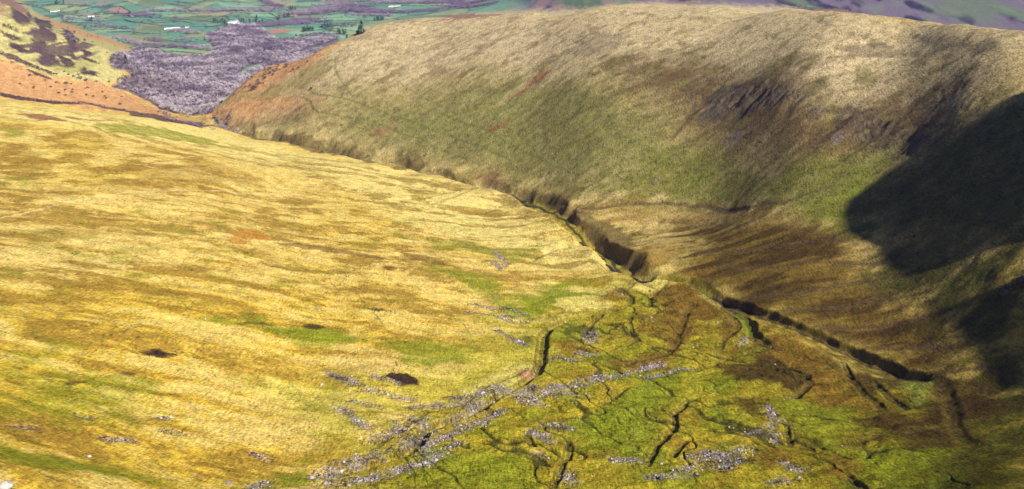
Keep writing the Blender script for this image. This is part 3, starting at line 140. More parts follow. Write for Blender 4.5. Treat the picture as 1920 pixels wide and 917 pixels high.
STONES = [(2.6,[(-98,446.4),(-86.3,463.3),(-71.4,476.7),(-54,504),(-40.7,527.9),(-20.5,581.5),(0,608.6)]),(2.4,[(8.5,578.9),(32.2,611.4),(61.1,627.3),(81.6,636.8),(106.9,657.7)]),(2,[(-89.5,435.1),(-64.4,444.7),(-44.8,465.6),(-29.9,501.2)]),(2.6,[(-98.1,445.5),(-89.1,463.3),(-74,475.2)]),(3.4,[(-89.8,436.6),(-69.4,441.7),(-54.9,455.6),(-44.9,467.2)]),(2.6,[(-48.8,479.6),(-45.7,494.3),(-39.2,507.1),(-28,523.5)]),(2.6,[(-79.7,495.5),(-69.2,506.3),(-61.9,522),(-50.2,529.9)]),(3.4,[(-65.9,524.5),(-54.1,538.4)]),(2.4,[(-62.4,557),(-46.9,569.7),(-30.5,576.4)]),(3.2,[(-20.8,591.8),(-15.8,600.9),(-10.6,604.6)]),(4.2,[(30.7,610.3),(46.9,616.9),(61.1,627.3)]),(2.6,[(77.4,632.1),(87.9,642.7),(105,657.9)]),(3,[(26.4,671.2),(34.8,667.6),(46.4,666.4)]),(2.4,[(51.6,687.1),(60.8,678)]),(2.4,[(91.6,628.2),(111.9,641.2),(123.5,643.5)]),(3.4,[(62.4,739.4),(62.5,713.9)]),(2.8,[(3.4,586.1),(14.3,611.3)]),(2.8,[(20.9,594.9),(31.5,597.1),(45.1,591.6)]),(2.8,[(6.8,575.8),(18.6,573.9)]),(2.2,[(-124.7,620.9),(-109.2,603.6),(-96.6,589.7)]),(2.4,[(-92.5,585.2),(-77.7,575.5),(-65.4,570.8)]),(1.6,[(-91.6,604.7),(-74.8,595.2)]),(2,[(-109.8,556.5),(-94.5,532.8),(-82.2,512.6)]),(1.6,[(-99.7,565.3),(-81.3,551.7)]),(2.6,[(-34.4,806.9),(-20.5,799.5),(-4.5,779.6)]),(2,[(-35.6,779.9),(-13.3,774.9),(0,761.2)]),(2,[(-18.6,946),(-10.3,912.6)]),(2,[(-10.6,735.5),(10.1,701.2)]),(1.6,[(-6.9,802.3),(11.2,782.3)]),(2,[(2.2,773.3),(10.9,762.9)]),(1.8,[(-2.1,716.8),(12.1,698.7)]),(3,[(90,460),(108.2,474.5),(128,486.7)]),(3,[(70.6,449.8),(89.9,451.7)]),(2.4,[(54.3,476.3),(68.1,472.6)]),(2.2,[(27.8,462.3),(29.5,442.9)]),(2.8,[(12.4,522.6),(21.2,507.9)]),(2.4,[(20.5,532.9),(34.4,527)]),(2.2,[(14.7,490.3),(14.5,483.5)]),(2.4,[(133.6,510.5),(147.2,516.4)]),(2.2,[(157.3,556.2),(157.3,531.6)]),(2,[(149,523.6),(146.7,496.9)]),(2.2,[(142.4,464.7),(148.3,456.3)]),(2.4,[(131.8,440.3),(137.9,443.1)]),(2.4,[(172,693.5),(179.2,708.3)]),(2.4,[(95.8,477.2),(107.3,484.6),(112.4,467.8)]),(2.2,[(108.1,460.3),(121.5,470.9)]),(3,[(-31.4,529),(-19.2,539.8),(-6.6,560.2)]),(2.2,[(-41.7,499.4),(-35.2,514.2)]),(1.8,[(332,630.2),(337.9,632.7),(342.2,631.7)]),(2,[(-123.9,417.3),(-119.2,428.4)]),(1.6,[(-218.7,457.1),(-213.4,456.7)]),(1.5,[(-188.8,484.3),(-183.1,483.6)]),(1.6,[(-198.8,433.2),(-187.8,443.6)]),(1.4,[(-181.5,466.7),(-175.3,468.1)]),(1.4,[(-226.3,405.5),(-222.5,416.5)]),(2,[(-16.6,990.5),(-5.2,928.7)]),(1.8,[(-133.8,465.6),(-126.9,459.9)]),(2,[(-39.3,582.2),(-27.6,586.9)]),(2.2,[(-3.5,596.4),(5.2,593.5)])]
FIELDS = [('f_pale',[(-2354.1,5148.1),(-2310.2,5246.5),(-2254.9,5244.5),(-2236.3,5166.8),(-2268.7,5054.9)]),('f_pale',[(-2224.7,5074.9),(-2211.7,5204.9),(-2118.4,5207.7),(-2140.9,5095.6),(-2176.4,5021.9)]),('f_pink',[(-1990.8,5068.4),(-2013,5141.8),(-1984.6,5202.7),(-1860.6,5026.9),(-1890,5000.5)]),('f_lav',[(-2418.4,5566.6),(-2207.6,5507.6),(-2179.1,5328.1),(-2235.9,5264.4),(-2294.8,5287.9)]),('f_lav',[(-2222.2,5508.5),(-2068.8,5440.3),(-2074.5,5270),(-2105.3,5208.5)]),('f_lime',[(-1935.3,5355.6),(-1756.4,5297.6),(-1644.2,5154.4),(-1750.3,5111.1),(-1904.7,5236)]),('f_green',[(-2026.7,5363.7),(-1917.6,5273.1),(-1817.2,5176.6),(-1831,5054.2),(-1911.8,5119.1)]),('f_dull',[(-1984.2,5495.4),(-1871.4,5480.6),(-1768.7,5336.5),(-1829,5211.9),(-1931.1,5312)]),('f_pale',[(-1669.5,4905.4),(-1591.7,4983.4),(-1478.7,4950.7),(-1537.7,4849.8)]),('f_dull',[(-1663.9,4850.3),(-1537.7,4849.8),(-1428.9,4866.5),(-1401.7,4728.2),(-1581.4,4676.2)]),('f_green',[(-1535.2,4535.9),(-1461.4,4564.2),(-1382.1,4435.9),(-1402.2,4337.9),(-1507.8,4383.3)]),('f_green',[(-1449.5,4564.3),(-1323.1,4537.7),(-1292.4,4412.8),(-1375.2,4436)]),('f_green',[(-1803.5,4589.1),(-1764.1,4644.1),(-1643.2,4507.6),(-1576.2,4286.8),(-1689.4,4290.5)]),('f_dull',[(-1597.7,4431.1),(-1417.1,4313.8),(-1431,4153.2),(-1544.3,4240.8)]),('f_olive',[(-1583.4,4068.6),(-1464,4001.8),(-1272.8,3861.8),(-1302.1,3710),(-1458.7,3872)]),('f_tan',[(-1608.8,4051.7),(-1472,3908.7),(-1295.6,3691),(-1184.2,3584.9),(-1362.1,3714),(-1550.6,3953.9)]),('f_lime',[(-1096.3,3284.2),(-983.6,3253.1),(-960.6,3146.4),(-1050,3167)]),('f_lime',[(-1114,3601.6),(-1060.2,3645.2),(-999.3,3527.7),(-1018.2,3413.9)]),('f_green',[(-1108.8,3782.4),(-1045.6,3805.4),(-1002,3606.3),(-1048.8,3604.8)]),('f_lime',[(-1226.9,3543.7),(-1134.5,3486.9),(-1045.6,3373.9),(-1134.9,3375.8)]),('f_lime',[(-1583.5,5464.7),(-1426.5,5403.7),(-1163,5095.8),(-1289.2,5070.8),(-1461.4,5220.7)]),('f_green',[(-1527.5,5263.9),(-1433.2,5216.7),(-1372.9,5088.3),(-1485.1,5111.1)]),('f_tan',[(-1283.1,5486.7),(-1157.9,5527.1),(-1121.8,5309.5),(-1140.7,5177.6),(-1177,5221.6)]),('f_lime',[(-1083.3,5093.7),(-995.7,5119.9),(-985.2,4994.6),(-1032,4969.3)]),('f_tan',[(-1061.9,4902.3),(-1014,4904.9),(-998.2,4838.1),(-1042.8,4835.1)]),('f_green',[(-1252,4768.1),(-1073.6,4690.3),(-1044.5,4591.9),(-1213.6,4665)]),('f_green',[(-1072.1,4739.3),(-1006.3,4742.7),(-997.8,4619.7),(-1042.9,4617)]),('f_pale',[(-1376.8,5003.4),(-1259.4,5002.2),(-1256,4935.6),(-1351.8,4928.8)]),('f_lime',[(-1267.4,4981.8),(-1138.1,4924.6),(-1100.1,4810.3),(-1226.4,4815.2)]),('f_pink',[(-991.8,4129.3),(-1002.6,4271.1),(-924.8,4271.9),(-897.1,4060.1),(-944.3,4015.9)]),('f_lime',[(-880.2,4060.1),(-780.9,4155.3),(-674.3,4032.6),(-634.2,3911.2),(-745.5,3850.7),(-822.1,3930.6)]),('f_green',[(-955.2,3972.4),(-870.9,4015.8),(-805.1,3846.7),(-867.1,3764)]),('f_lime',[(-716,4403.2),(-664.4,4426.9),(-631.5,4171.1),(-685,4234.9)]),('f_green',[(-648,4283.8),(-258,1940.2),(-270.9,1921.1),(-620.9,4128.2)]),('f_lime',[(-898.4,4800.6),(-822.9,4951.2),(-689.6,4916.3),(-735.1,4710.3),(-850.8,4604)]),('f_dull',[(-853.4,4552.6),(-719.3,4606.4),(-636.1,4703),(-632.6,4498.2),(-784.4,4427.2)]),('f_lime',[(-915.4,5193.9),(-827,5231.9),(-843.6,5080.8)]),('f_tan',[(-599.1,4802.1),(-552.7,4789.3),(-551.1,4709.1),(-584.1,4718.7)]),('f_green',[(-732,5230.5),(-614.7,5271.5),(-597.1,5114.4),(-689.5,5111.3)]),('f_green',[(-563.3,5303.1),(-333.2,5359.9),(-347.2,5151.2),(-448.6,5085.9),(-562.2,5161.5)]),('f_dull',[(-470.9,5690.4),(-381.8,6151),(-347,5587.2),(-457,5518.5)]),('f_green',[(-345.2,5556.4),(-156.8,5047.3),(-209,5041),(-327.1,5259.1)]),('f_tan',[(-1046.6,5620.8),(-928,5607),(-918.5,5461.4),(-1010.1,5452.8)]),('f_green',[(-1278.2,4223.4),(-1202.9,4270.7),(-1177.9,4062.8),(-1265.8,4108.5)]),('f_green',[(-2600.9,5403),(-2430.7,5211.9),(-2297.5,5091.2),(-2283.4,4939.8),(-2433.6,5129.2)]),('f_lime',[(-2142.7,4909.9),(-2009.2,4862.9),(-1894.1,4547),(-2041.3,4670)]),('f_green',[(-1990.4,4815.9),(-1881.3,4760),(-1737.3,4385.7),(-1897.3,4497.1)])]
HILLSIDE = [(-578.9,1913.1),(-729.6,2876.9),(-361,1908.4),(-261.7,1928.7),(-263.6,4609.8),(113.3,1679.3),(226.4,1617.8),(376.4,1343.4),(454.4,1178.2),(484.1,969.1),(371.3,703.7),(323.5,682.7),(301.6,848.6),(254.9,942.9),(199.3,1063.9),(145.4,1099.7),(76.5,1158.9),(-7.1,1291),(-126,1447.2),(-264.9,1579.7),(-404.9,1707.7),(-519.2,1822.7)]
HEATH = [(-1113,2229.1),(-2366.9,5011.3),(-1976.1,4408.7),(-1698.8,4012.2),(-928.2,2325.4),(-889.1,2213),(-899.5,2150.4),(-961.3,2114.7),(-1028.2,2122.9),(-1067.3,2116.9)]
BASIN = [(-90.3,411.9),(-93.4,456.7),(-67.8,519.9),(-33.7,572.9),(0,635.9),(18.5,712.4),(35.9,786.2),(76.2,838.3),(120.1,887),(158.2,847.4),(205.9,719.2),(247.6,627.6),(265.8,584.1),(233.4,466),(213.6,391.7),(177.2,392),(60,409.2)]
BENCHES = [[(170.7,1065.3),(254.3,940),(295.5,843),(290.1,756.4),(297,649),(281.1,574.5),(268.6,591.3),(249.7,634),(210.4,721.2),(173.8,830),(145.6,892.7),(149.2,991.8)],[(268.6,591.3),(287.2,546),(279.1,504.4),(235.2,476.1),(216.5,499.3),(249.1,542.4)]]
CRAGS = [[(226.6,1249.6),(258.9,1250.9),(291.9,1196.7),(319.8,1114.8),(318.3,1085),(289.8,1130),(264,1174.3),(231.6,1197.9)],[(335.3,1044.3),(357.7,1047.7),(374.6,998.2),(385.5,917.5),(384.1,877.3),(367.2,914.9),(354.1,963.5),(340.9,987.1)]]
STREAM = [(172.9,824.5),(172.6,822.7),(159.6,856.4),(143.6,878.3),(123.2,892.2),(117.2,906),(107.5,935.4),(120.1,900.6),(113.3,916.9),(106.9,954.5),(95.6,1007.8),(78.9,1051.5),(71.5,1073.2)]
WOODLAND = [(-904.1,2273.2),(-904.6,2302.1),(-909.4,2342.9),(-1293.7,3387.1),(-1281.8,3411.3),(-1301.9,3510.1),(-1321,3608.8),(-1257.3,3501.9),(-1190.5,3382.3),(-1116,3265.3),(-1050,3167),(-1002.6,3162),(-957.3,3163.3),(-967,3254.8),(-976.3,3347.8),(-1011.8,3451.2),(-1050.5,3564.3),(-1103.7,3703),(-1157.6,3841.2),(-1173.2,3994.3),(-1188.6,4154.8),(-1179.4,4282.6),(-1168.7,4414.7),(-1139.7,4427.4),(-1110.5,4440.2),(-1041.4,4247.1),(-975.8,4060.7),(-919.8,3908.3),(-867.1,3764),(-827.6,3763.6),(-788.3,3764),(-759.2,3817.7),(-729.5,3873.7),(-691.2,3868.5),(-653.2,3864.8),(-649.8,3802),(-646.4,3739.9),(-666.7,3634.4),(-687.1,3540.1),(-698,3453.5),(-708,3368.5),(-722.8,3232.4),(-734.9,3099.9),(-752.6,3004.3),(-772.5,2926.8),(-760.6,2786.5),(-729.5,2586.7),(-695.8,2409.2),(-679.4,2297.8),(-666.1,2214),(-640.7,2093.3),(-649.7,2079.5),(-654.7,2053.7),(-676.9,2063.6),(-697,2066.5),(-719.8,2085.8),(-741.2,2100.5),(-766.4,2142.1),(-786.6,2168.7),(-809.6,2171.4),(-830.2,2168),(-841.5,2157.1),(-853.3,2147.9),(-856.5,2184.6),(-858.7,2219.8),(-859.2,2246),(-859.5,2272.3),(-865.6,2274),(-871.8,2275.8),(-880.2,2259.5),(-889,2244.8),(-896.4,2258.7)]
WOOD_BEHIND = [(-603.1,1980.2),(-569.4,2010.9),(-542,2070.2),(-503.5,2141.6),(-480.7,2249.2),(-449.5,2337.2),(-408.5,2466.4),(-604.6,3650.3),(-661.1,3437),(-722.5,3219.9),(-727.9,2961.9),(-735.6,2597.9),(-660.7,2150.8)]
TREE_BELTS = [(26,12,[(-1845.6,4864.9),(-1757.7,4844.7),(-1707,4903.1)],'small copse right of the lone conifer by the ploughed field'),(30,12,[(-1389.2,5050.1),(-1267.4,4981.8),(-1134.9,4968.1)],'thin tree line under the green hill above the hamlet'),(40,12,[(-986.5,5141.8),(-863.1,5203.5),(-710.9,5276.3)],'dim tree belt left of the white farms on the far plain'),(40,12,[(-1005.6,4837.5),(-923,4936.6),(-836.9,5038.8)],'belt of trees crossing behind the pale strip field'),(34,12,[(-728,5408.8),(-566.6,5472.8),(-348.9,5617.4)],'far wood along the top edge above the grassy skyline'),(26,12,[(-1150.4,4415),(-1064.5,4441.4),(-1029.6,4492.4)],'tree strip hiding the wood edge behind the hamlet conifers'),(30,12,[(-966.4,4470.2),(-876.9,4551.3),(-815.1,4605.7)],'tree belt between the pink field and the striped pastures'),(22,12,[(-2064.1,4723.6),(-1939.1,4658.1),(-1815.8,4589.9)],'short tree line just below the single white farmhouse'),(22,11,[(-1812.6,4345.7),(-1707.3,4337.2),(-1621.1,4287.4)],'bare tree row on the fields right of the heather hill skyline'),(24,12,[(-1158.6,4108.6),(-1079.9,3972.9),(-1137.9,3884.7)],'bent row of trees above the reddish trees of the wood'),(30,12,[(-783.1,4860.7),(-657.2,4863.6),(-550.7,4815.7)],'low wood in front of the white farms near the skyline'),(20,12,[(-718.4,4304.7),(-669.7,4354.4)],'two small bare groups beside the round conifer grove'),(24,12,[(-813.5,3888.4),(-748.7,3978.8),(-676.7,3945.8)],'thin tree line on the green lip above the right spur'),(45,13,[(-1816.4,5057.2),(-1737,5070.7),(-1619.9,5074.8),(-1492.9,5091.6),(-1339.2,5060),(-1149.1,5032.6)],'long belt of bare trees along the foot of the green hill'),(22,13,[(-1375.1,5621),(-1252.5,5315.6),(-1153.3,5136.6)],'dark slanting tree belt down the side of the green hill'),(60,13,[(-1041.7,4343.6),(-1001,4468.6),(-967.2,4646.8),(-909.8,4701.3)],'bare tree belt above the pink ploughed field'),(70,13,[(-1069.5,4902.1),(-985.7,4929.4),(-945.7,5063),(-883.5,5331.4)],'tree belt winding away beyond the pink field'),(70,13,[(-836.9,5038.8),(-735.1,5058.4),(-615.7,4938.6)],'wide belt of trees above the skyline of the right hill'),(60,13,[(-824.5,5127.4),(-677.3,5017.5),(-513.1,4940),(-336.5,4988.7)],'broad wood behind the crest of the right hill'),(60,13,[(-954.8,5425.9),(-798.8,5514.4),(-624.5,5484.8),(-461.4,5573.3)],'farthest bluish wood at the top of the picture'),(60,13,[(-454.9,5492),(-323.5,5684.4),(-161.7,5205.3)],'dim wood at the top beyond the white farms'),(45,12,[(-324,5208.6),(-177.7,4898.3),(-75.2,4841)],'blue wood just left of the purple far hill'),(30,12,[(-1362.4,4108.6),(-1294.5,4062.5),(-1235.1,3971)],'tree belt along the far ridge foot beyond the grassy skyline'),(24,12,[(-1258.7,3554.8),(-1153.8,3489.9),(-1061.9,3428.1)],'clump of lilac trees below the long white barns'),(26,12,[(-1204.1,3677.3),(-1162,3678.1)],'row of purple trees between two pale fields'),(24,11,[(-1519.9,3899.7),(-1426.1,3782.6),(-1326.9,3625.5)],'small square purple copse in the olive fields'),(24,12,[(-1173,3971.7),(-1124.8,4062.5),(-1106,4154)],'thin line of bare trees down the shoulder of the heather hill'),(20,11,[(-1355,3778),(-1274.2,3685.1)],'bare trees beside the farm approach above the wood'),(26,12,[(-1108.9,3523.2),(-1008,3397)],'small scatter of trees at the lip of the heather hill'),(16,12,[(-1819,4917.6),(-1735.1,4873.9)],'bare copse beside the narrow pale field above the wood'),(22,12,[(-1716.2,4819.4),(-1669.6,4792.7)],'trees near the dark conifer by the ploughed field'),(16,12,[(-1582.8,4794),(-1536,4764)],'small copse right of the dark conifer line'),(12,10,[(-1247.4,4270.3),(-1220.5,4294.1)],'lilac copse in the middle of the far fields'),(14,6,[(-731.7,2041.2),(-674.8,1966.3),(-524.6,1627.1),(-493.8,1638.1)],'little trees in front of the hamlet'),(9,7,[(-566.3,1885.9),(-516,1810.3),(-484,1761.4)],'purple scrub at the near tip of the valley wood'),(10,8,[(-640.2,2079.7),(-567.7,1891),(-512.9,1838.3)],'scrub along the gorge lip below the wood')]
HEDGES = [(5.58,[(-2579.2,5344.6),(-2493.7,5261.1),(-2402.9,5210.2),(-2352,5248.9),(-2313.6,5267.6)],'dark thin hedge dividing the small green fields beyond the wood'),(3.1,[(-2421.7,5567.4),(-2303.3,5288.5)],'dark thin hedge dividing the small green fields beyond the wood'),(3.1,[(-2421.1,5190.4),(-2289.5,5072.7),(-2179.3,4985.2),(-2056.7,4886.6),(-1926.7,4813.1)],'dark thin hedge dividing the small green fields beyond the wood'),(3.1,[(-2304.6,5246.2),(-2235.9,5264.4),(-2133.7,5226.1)],'dark thin hedge dividing the small green fields beyond the wood'),(3.1,[(-2186.9,5003.3),(-2133.7,5077.7),(-2110.5,5208.2),(-2063.3,5313.2),(-2013.6,5365.8)],'dark thin hedge dividing the small green fields beyond the wood'),(3.1,[(-2061.9,5383.9),(-2022.3,5389.6),(-1917.6,5273.1),(-1817.2,5176.6)],'dark thin hedge dividing the small green fields beyond the wood'),(2.48,[(-1817.2,5176.6),(-1771,5257.9),(-1714.8,5340.9)],'dark thin hedge dividing the small green fields beyond the wood'),(3.1,[(-1991.3,5221.1),(-1853.3,5006.3)],'dark thin hedge dividing the small green fields beyond the wood'),(7.4399999999999995,[(-2008.7,4906.6),(-1946.1,4929.5),(-1899.4,4955.4),(-1847,4938.5)],'dark thin hedge dividing the small green fields beyond the wood'),(3.1,[(-1835.6,5372.3),(-1780.6,5356.5),(-1729.7,5299.9),(-1658.8,5246.9)],'dark thin hedge dividing the small green fields beyond the wood'),(2.48,[(-1701.3,5341.7),(-1574.4,5284.6)],'dark thin hedge dividing the small green fields beyond the wood'),(2.48,[(-1655.7,5537.5),(-1577.8,5464.6)],'dark thin hedge dividing the small green fields beyond the wood'),(2.48,[(-1526,5409.4),(-1391.8,5288.7)],'dark thin hedge dividing the small green fields beyond the wood'),(2.48,[(-1433.2,5216.7),(-1310,5155.8)],'dark thin hedge dividing the small green fields beyond the wood'),(2.48,[(-1306.1,5195.2),(-1241.1,5124.5)],'dark thin hedge dividing the small green fields beyond the wood'),(3.1,[(-1792.8,5456.3),(-1700.5,5384.9),(-1632.4,5323.7)],'dark thin hedge dividing the small green fields beyond the wood'),(2.48,[(-1478.3,5495),(-1363.1,5373.6)],'dark thin hedge dividing the small green fields beyond the wood'),(3.1,[(-1825.3,4645.9),(-1769.9,4672.9)],'dark thin hedge dividing the small green fields beyond the wood'),(6.2,[(-1767.5,4672.9),(-1690.6,4560.7),(-1629.1,4534.2)],'dark thin hedge dividing the small green fields beyond the wood'),(3.7199999999999998,[(-1619.8,4507.8),(-1516,4407.7),(-1424.6,4337.3),(-1372.5,4315),(-1254,4293.7)],'dark thin hedge dividing the small green fields beyond the wood'),(3.1,[(-1619.9,4646.4),(-1542.2,4705.7),(-1438.7,4646.6),(-1330.5,4563.5)],'dark thin hedge dividing the small green fields beyond the wood'),(3.1,[(-1558.6,4535.4),(-1529.4,4590.8),(-1469.9,4591.5),(-1382.1,4435.9)],'dark thin hedge dividing the small green fields beyond the wood'),(3.1,[(-1642.1,4822.5),(-1528.9,4821.3),(-1421,4865.4)],'dark thin hedge dividing the small green fields beyond the wood'),(3.1,[(-1446.9,4731.3),(-1408,4837.3)],'dark thin hedge dividing the small green fields beyond the wood'),(5.58,[(-1663.3,4222.1),(-1635.2,4265.1),(-1559.8,4240.8)],'dark thin hedge dividing the small green fields beyond the wood'),(4.34,[(-1632.7,4113.9),(-1544.6,4108),(-1407.5,4020.3)],'dark thin hedge dividing the small green fields beyond the wood'),(3.7199999999999998,[(-1363.9,4954.8),(-1244.4,4888.2),(-1133.2,4902.2)],'dark thin hedge dividing the small green fields beyond the wood'),(3.1,[(-1239.3,4767.1),(-1158.2,4738.7),(-1039.8,4592.2)],'dark thin hedge dividing the small green fields beyond the wood'),(4.34,[(-1164,4925.9),(-1105.1,4810.2),(-1055.5,4641.4)],'dark thin hedge dividing the small green fields beyond the wood'),(3.1,[(-1225.8,4665.3),(-1134.6,4639.2),(-1039.8,4592.2)],'dark thin hedge dividing the small green fields beyond the wood'),(3.1,[(-1077.3,4763.2),(-1011.1,4766.5)],'dark thin hedge dividing the small green fields beyond the wood'),(3.7199999999999998,[(-792.5,3784.6),(-789.6,3975.2),(-751.4,4111.1)],'dark thin hedge dividing the small green fields beyond the wood'),(3.1,[(-911,4870.2),(-822.9,4951.2),(-693.1,4941.7)],'dark thin hedge dividing the small green fields beyond the wood'),(3.1,[(-889.7,4752.7),(-775.4,4811.5),(-671.9,4785.9)],'dark thin hedge dividing the small green fields beyond the wood'),(3.1,[(-862.6,4603.3),(-779.8,4684),(-678.3,4655.7)],'dark thin hedge dividing the small green fields beyond the wood'),(4.34,[(-834.9,4450.9),(-750.7,4504.1),(-687.6,4553.4)],'dark thin hedge dividing the small green fields beyond the wood'),(7.4399999999999995,[(-811.9,4325.2),(-764.4,4377.3),(-703.8,4428)],'dark thin hedge dividing the small green fields beyond the wood'),(6.2,[(-568,5349),(-471.1,5348.6),(-336.1,5406.9),(-155.6,5006.3)],'dark thin hedge dividing the small green fields beyond the wood'),(4.34,[(-767.9,4204.3),(-705.2,4116.8)],'dark thin hedge dividing the small green fields beyond the wood'),(4.96,[(-650.5,4015),(-289.2,1921.2)],'dark thin hedge dividing the small green fields beyond the wood'),(3.7199999999999998,[(-1076.7,3249.9),(-1168.8,3370.9),(-1248.8,3446.3)],'dark thin hedge dividing the small green fields beyond the wood'),(3.7199999999999998,[(-1170.5,3757.4),(-1097.7,3743.2),(-1029.8,3745.8)],'dark thin hedge dividing the small green fields beyond the wood'),(3.7199999999999998,[(-1074.4,3563.2),(-999.3,3527.7),(-980.3,3567.3)],'dark thin hedge dividing the small green fields beyond the wood'),(4.34,[(-1175.6,3391),(-1086.2,3334.3),(-983.6,3253.1)],'dark thin hedge dividing the small green fields beyond the wood'),(3.1,[(-891.1,5379.2),(-782.5,5398.1),(-667.8,5373)],'dark thin hedge dividing the small green fields beyond the wood'),(3.7199999999999998,[(-318.7,5596.9),(-164,5279.9),(-78.8,5080.6)],'dark thin hedge dividing the small green fields beyond the wood'),(3.1,[(-1816.8,4786.6),(-1743.2,4789.4),(-1688.7,4849.2)],'dark thin hedge dividing the small green fields beyond the wood'),(3.1,[(-1994.6,4560.3),(-1883.2,4520.2),(-1756,4434.6)],'dark thin hedge dividing the small green fields beyond the wood'),(3.1,[(-2070.6,4798.1),(-1959.6,4739.2),(-1881.3,4760)],'dark thin hedge dividing the small green fields beyond the wood')]
CONIFERS = [(-1306.4,4487,'dark conifer in the square block left of the white hamlet'),(-1297.1,4487.1,'dark conifer in the square block left of the white hamlet'),(-1280.9,4462.3,'dark conifer in the square block left of the white hamlet'),(-1278.5,4487.2,'dark conifer in the square block left of the white hamlet'),(-1260,4462.5,'dark conifer in the square block left of the white hamlet'),(-1257.5,4487.5,'dark conifer in the square block left of the white hamlet'),(-1201,4513,'dark conifer in the row right of the white hamlet'),(-1198,4538.1,'dark conifer in the row right of the white hamlet'),(-1182.3,4513.2,'dark conifer in the row right of the white hamlet'),(-1158.1,4464,'dark conifer in the row right of the white hamlet'),(-1150.3,4488.8,'dark conifer in the row right of the white hamlet'),(-1130.3,4464.5,'dark conifer in the row right of the white hamlet'),(-1122.4,4489.4,'dark conifer in the row right of the white hamlet'),(-1102.6,4465.1,'dark conifer in the row right of the white hamlet'),(-1088.7,4465.5,'dark conifer in the row right of the white hamlet'),(-1168.5,4689.3,'lone dark conifer on the pasture above the hamlet'),(-1062.7,4787.5,'one of three small conifers in a row on the green pasture'),(-1055.4,4811.3,'one of three small conifers in a row on the green pasture'),(-1047.9,4811.6,'one of three small conifers in a row on the green pasture'),(-1071.7,4715,'single small conifer on the hedge end left of three others'),(-840.5,4106,'dark blue conifer in the grove right of the pink field'),(-836.5,4129.2,'dark blue conifer in the grove right of the pink field'),(-825.8,4129.5,'dark blue conifer in the grove right of the pink field'),(-819.6,4153.2,'dark blue conifer in the grove right of the pink field'),(-808.8,4153.7,'dark blue conifer in the grove right of the pink field'),(-831.8,4083.3,'dark blue conifer in the grove right of the pink field'),(-825.6,4106.3,'dark blue conifer in the grove right of the pink field'),(-814.9,4106.7,'dark blue conifer in the grove right of the pink field'),(-808.7,4130.1,'dark blue conifer in the grove right of the pink field'),(-690.2,4052,'dark conifer in the round grove near the right hill'),(-681.9,4053.3,'dark conifer in the round grove near the right hill'),(-671.6,4054.9,'dark conifer in the round grove near the right hill'),(-664.6,4078,'dark conifer in the round grove near the right hill'),(-682.5,4031.3,'dark conifer in the round grove near the right hill'),(-664.1,4034.3,'dark conifer in the round grove near the right hill'),(-288,1926.8,'dark conifer touching the right hill skyline,left one'),(-284.2,1929.2,'dark conifer touching the right hill skyline,right one'),(-617.6,4673.7,'dark conifer in the tall clump against the right hill skyline'),(-604.3,4645.3,'dark conifer in the tall clump against the right hill skyline'),(-594.4,4643.1,'dark conifer in the tall clump against the right hill skyline'),(-587.7,4667.4,'dark conifer in the tall clump against the right hill skyline'),(-605.9,4619.8,'dark conifer in the tall clump against the right hill skyline'),(-586.1,4615.7,'dark conifer in the tall clump against the right hill skyline'),(-620.7,4622.6,'dark conifer in the tall clump against the right hill skyline'),(-686.9,4786.9,'lone conifer left of the tall skyline clump'),(-1813.6,4867.2,'dark conifer by the ploughed field on the left'),(-1827.5,4891.7,'dark conifer by the ploughed field on the left'),(-2336.1,5269.1,'dark conifer on the hedge above the two white farmhouses'),(-2327.7,5268.5,'dark conifer on the hedge above the two white farmhouses'),(-1897.2,4626,'dark conifer just below the single white farmhouse'),(-1083.5,5031.2,'dark conifer at the foot of the slanting tree belt'),(-1068.8,5010.3,'dark conifer at the foot of the slanting tree belt'),(-1051.6,4989.7,'dark conifer at the foot of the slanting tree belt'),(-803,4325.6,'dark conifer in the broken row beyond the grove'),(-787.4,4301.3,'dark conifer in the broken row beyond the grove'),(-785,4351.4,'dark conifer in the broken row beyond the grove'),(-778,4376.8,'dark conifer in the broken row beyond the grove'),(-1217.8,4341.5,'dark conifer below the hamlet on the wood edge'),(-1196,4294.3,'small dark conifer at the track below the hamlet'),(-883,2312.9,'single dark evergreen inside the left tip of the wood')]
BUILDINGS = [(-2237.9,5019.4,30,9,'house','long white farmhouse at the far left near the heather hill'),(-2228.8,5047.3,16,8,'house','smaller white cottage beside the long farmhouse at far left'),(-1984.6,4839.2,30,9,'house','lone bright white farmhouse below the ploughed field'),(-1422.1,4232.3,34,7,'shed','long pale barn,left one of the pair in the meadow'),(-1395.8,4253.7,32,7,'shed','white roofed barn,right one of the pair in the meadow'),(-1356,4268.5,16,7,'house','small white house just right of the long barns'),(-1235.8,4537.9,30,9,'house','largest white house of the hamlet between conifers'),(-1230.1,4588.7,22,8,'house','white house at the right end of the hamlet'),(-1234.2,4487.7,22,7,'shed','barn at the left end of the hamlet'),(-1205.3,4475.6,28,6,'shed','low barn in front of the hamlet'),(-733.7,5304,28,8,'house','small white house in the trees on the far plain'),(-609.1,5294.7,40,8,'house','white farmhouse on the far plain above the right hill'),(-617.7,5249.1,26,6,'shed','grey barn left of the white farmhouse on the far plain'),(-1799.2,4855.2,16,7,'house','small cottage beside the dark conifer by the ploughed field'),(-587.3,5321.5,22,7,'house','little white house right of the farmhouse on the far plain')]
